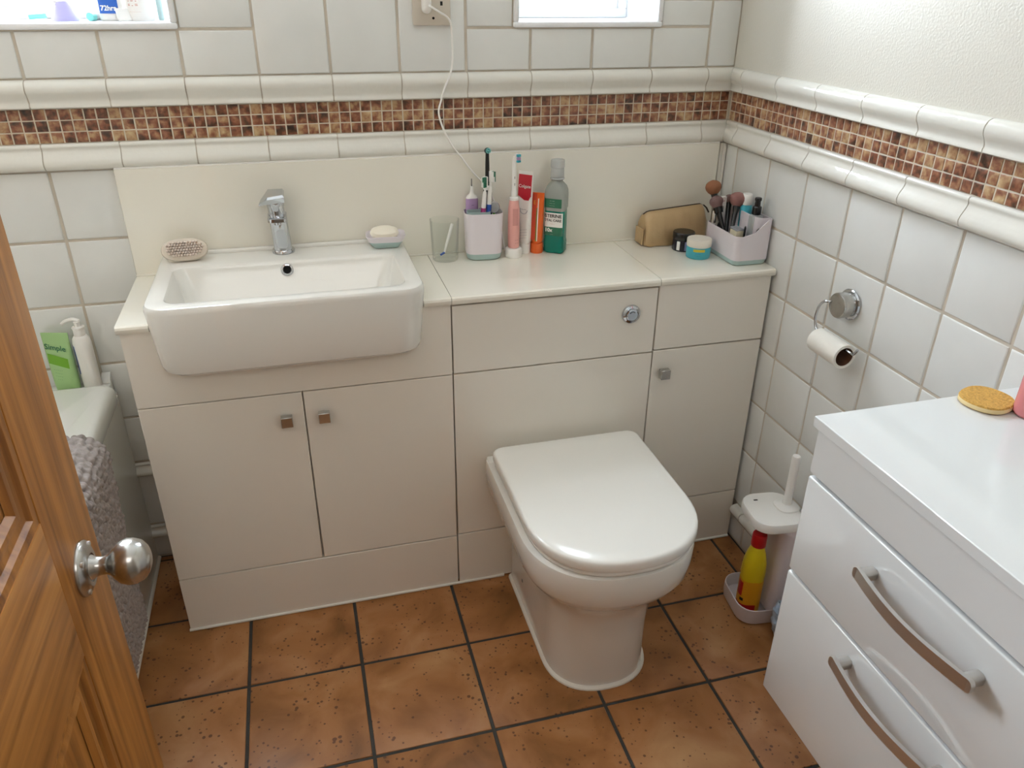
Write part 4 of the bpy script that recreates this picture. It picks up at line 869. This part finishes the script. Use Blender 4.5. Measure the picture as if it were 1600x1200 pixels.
# ------------------------------------------------------------------ on the drawer cabinet
sg = tag(obj('facial_sponge', loft([oval(.036, .0345, 0), oval(.0385, .037, .002), oval(.0388, .0372, .0088), oval(.0375, .036, .0112)]), M['sponge'], None, (1.6790, -1.0670, CZ1+.0004), (0, 0, .3)), 'round yellow facial sponge on the drawer cabinet top', 'sponge')
obj('pale_rim', loft([oval(.0386, .0371, .0018), oval(.0390, .0374, .003), oval(.0390, .0374, .0078), oval(.0387, .0371, .0088)], False, False), M['sponge2'], sg)
pk = thing('lotion_bottle', 'pink and white bottle standing on the drawer cabinet beside the sponge', 'bottle', (1.7225, -1.118, CZ1+.0004), -.5)
PKR = rr(.062, .044, .020, 0)
obj('body', loft([rr(.054, .036, .016, 0), rr(.062, .044, .020, .004), rr(.062, .044, .020, .060), rr(.061, .043, .020, .085)]), M['pinkliq'], pk)
obj('shoulder', loft([rr(.061, .043, .020, .0853), rr(.060, .042, .019, .125), rr(.044, .034, .015, .150), rr(.026, .026, .0128, .158)]), M['white'], pk)
obj('cap', lathe([(.0150, .1585), (.0155, .160), (.0150, .190), (.0130, .193)], 24), M['white'], pk)
for k in range(7):
    me_ = wraptext('lorem'[:0]+'||||| |||| |||', .0055, PKR, -.026+.0045*k, .040+.004*(k % 2), M['ink'], pk, .0008, 0, PI/2)

# ------------------------------------------------------------------ window sill things
ZS = 1.3512
cn = thing('tube_cap', 'pale lavender cone shaped cap standing on the left window sill', 'cap', (.2520, .070, ZS))
obj('cone', lathe([(.0265, 0), (.0272, .003), (.024, .014), (.0185, .028), (.0150, .036), (.0130, .038)], 32), M['lavcap'], cn); obj('spout', tube([(-.008, -.006, .033), (-.016, -.012, .038)], [.006, .0045], 12), M['white'], cn)
tbr = thing('toothbrush', 'white and turquoise toothbrush lying at the left of the window sill', 'toothbrush', (.19, .10, ZS))
obj('handle', tube([(-.09, .02, .005), (-.02, .01, .006), (.045, .0, .012)], [.0045, .005, .004], 10), M['white'], tbr); obj('grip', tube([(-.015, .009, .0065), (.020, .004, .0095)], [.0056, .0052], 10), M['teal2'], tbr)
mc = thing('clear_tube', 'clear tube with aqua cap lying on the left window sill', 'tube', (.3060, .070, ZS))
obj('cap', tube([(-.006, -.008, .008), (-.001, .004, .008)], .0085, 16), M['teal2'], mc); obj('body', tube([(-.001, .004, .0078), (.012, .045, .011)], [.0078, .0105], 14), M['clear'], mc)
db = thing('deodorant_bottle', 'white deodorant bottle with deep blue label on the left window sill', 'bottle', (.3400, .080, ZS), -.12)
DR = rr(.050, .030, .014, 0)
obj('body', loft([rr(.042, .024, .011, 0), rr(.048, .029, .013, .003), rr(.050, .030, .014, .055), rr(.046, .028, .013, .085), rr(.036, .024, .011, .092)]), M['white'], db)
dl = obj('blue_label', patch(DR, -.019, .019, .014, .076, .0008), M['label72'], db); wraptext('72hrs', .0135, DR, 0, .024, M['winks'], dl, .0014, .0004)
obj('cap', loft([rr(.034, .022, .0105, .0925), rr(.033, .021, .010, .118), rr(.026, .016, .007, .122)]), M['mint'], db)
sc = tag(obj('sachet', join(box(-.014, .014, -.0015, .0015, 0, .026, .001, 1)), M['white'], None, (.3680, .058, ZS+.0002), (math.radians(-24), 0, .5)), 'small white sachet leaning between deodorant bottle and white tub', 'sachet')
wt = thing('pill_tub', 'white tub with red print on the left window sill', 'tub', (.3960, .088, ZS))
TR = circ(.0275, 0, 48); ft = .0275*PI*1.42
obj('tub_body', lathe([(.0265, 0), (.0278, .003), (.0275, .010), (.0275, .085), (.025, .090)], 36), M['white'], wt); obj('lid', lathe([(.0265, .0902), (.0268, .110), (.025, .113)], 36), M['white'], wt)
for k in range(4): wraptext('= - =' if k % 2 == 0 else '- = -', .0110, TR, ft-.003, .030+.0085*k, M['redink'], wt, .0007)
wraptext('- - - - - - - - -', .0045, TR, ft, .0175, M['redink'], wt, .0007)
gt = thing('slim_tube', 'slim grey green tube standing right of the white tub on the sill', 'tube', (.4350, .095, ZS))
obj('body', lathe([(.0055, 0), (.006, .003), (.006, .055)], 16), M['mint'], gt); obj('cap', lathe([(.0062, .0552), (.0062, .078), (.005, .08)], 16), M['satin'], gt)
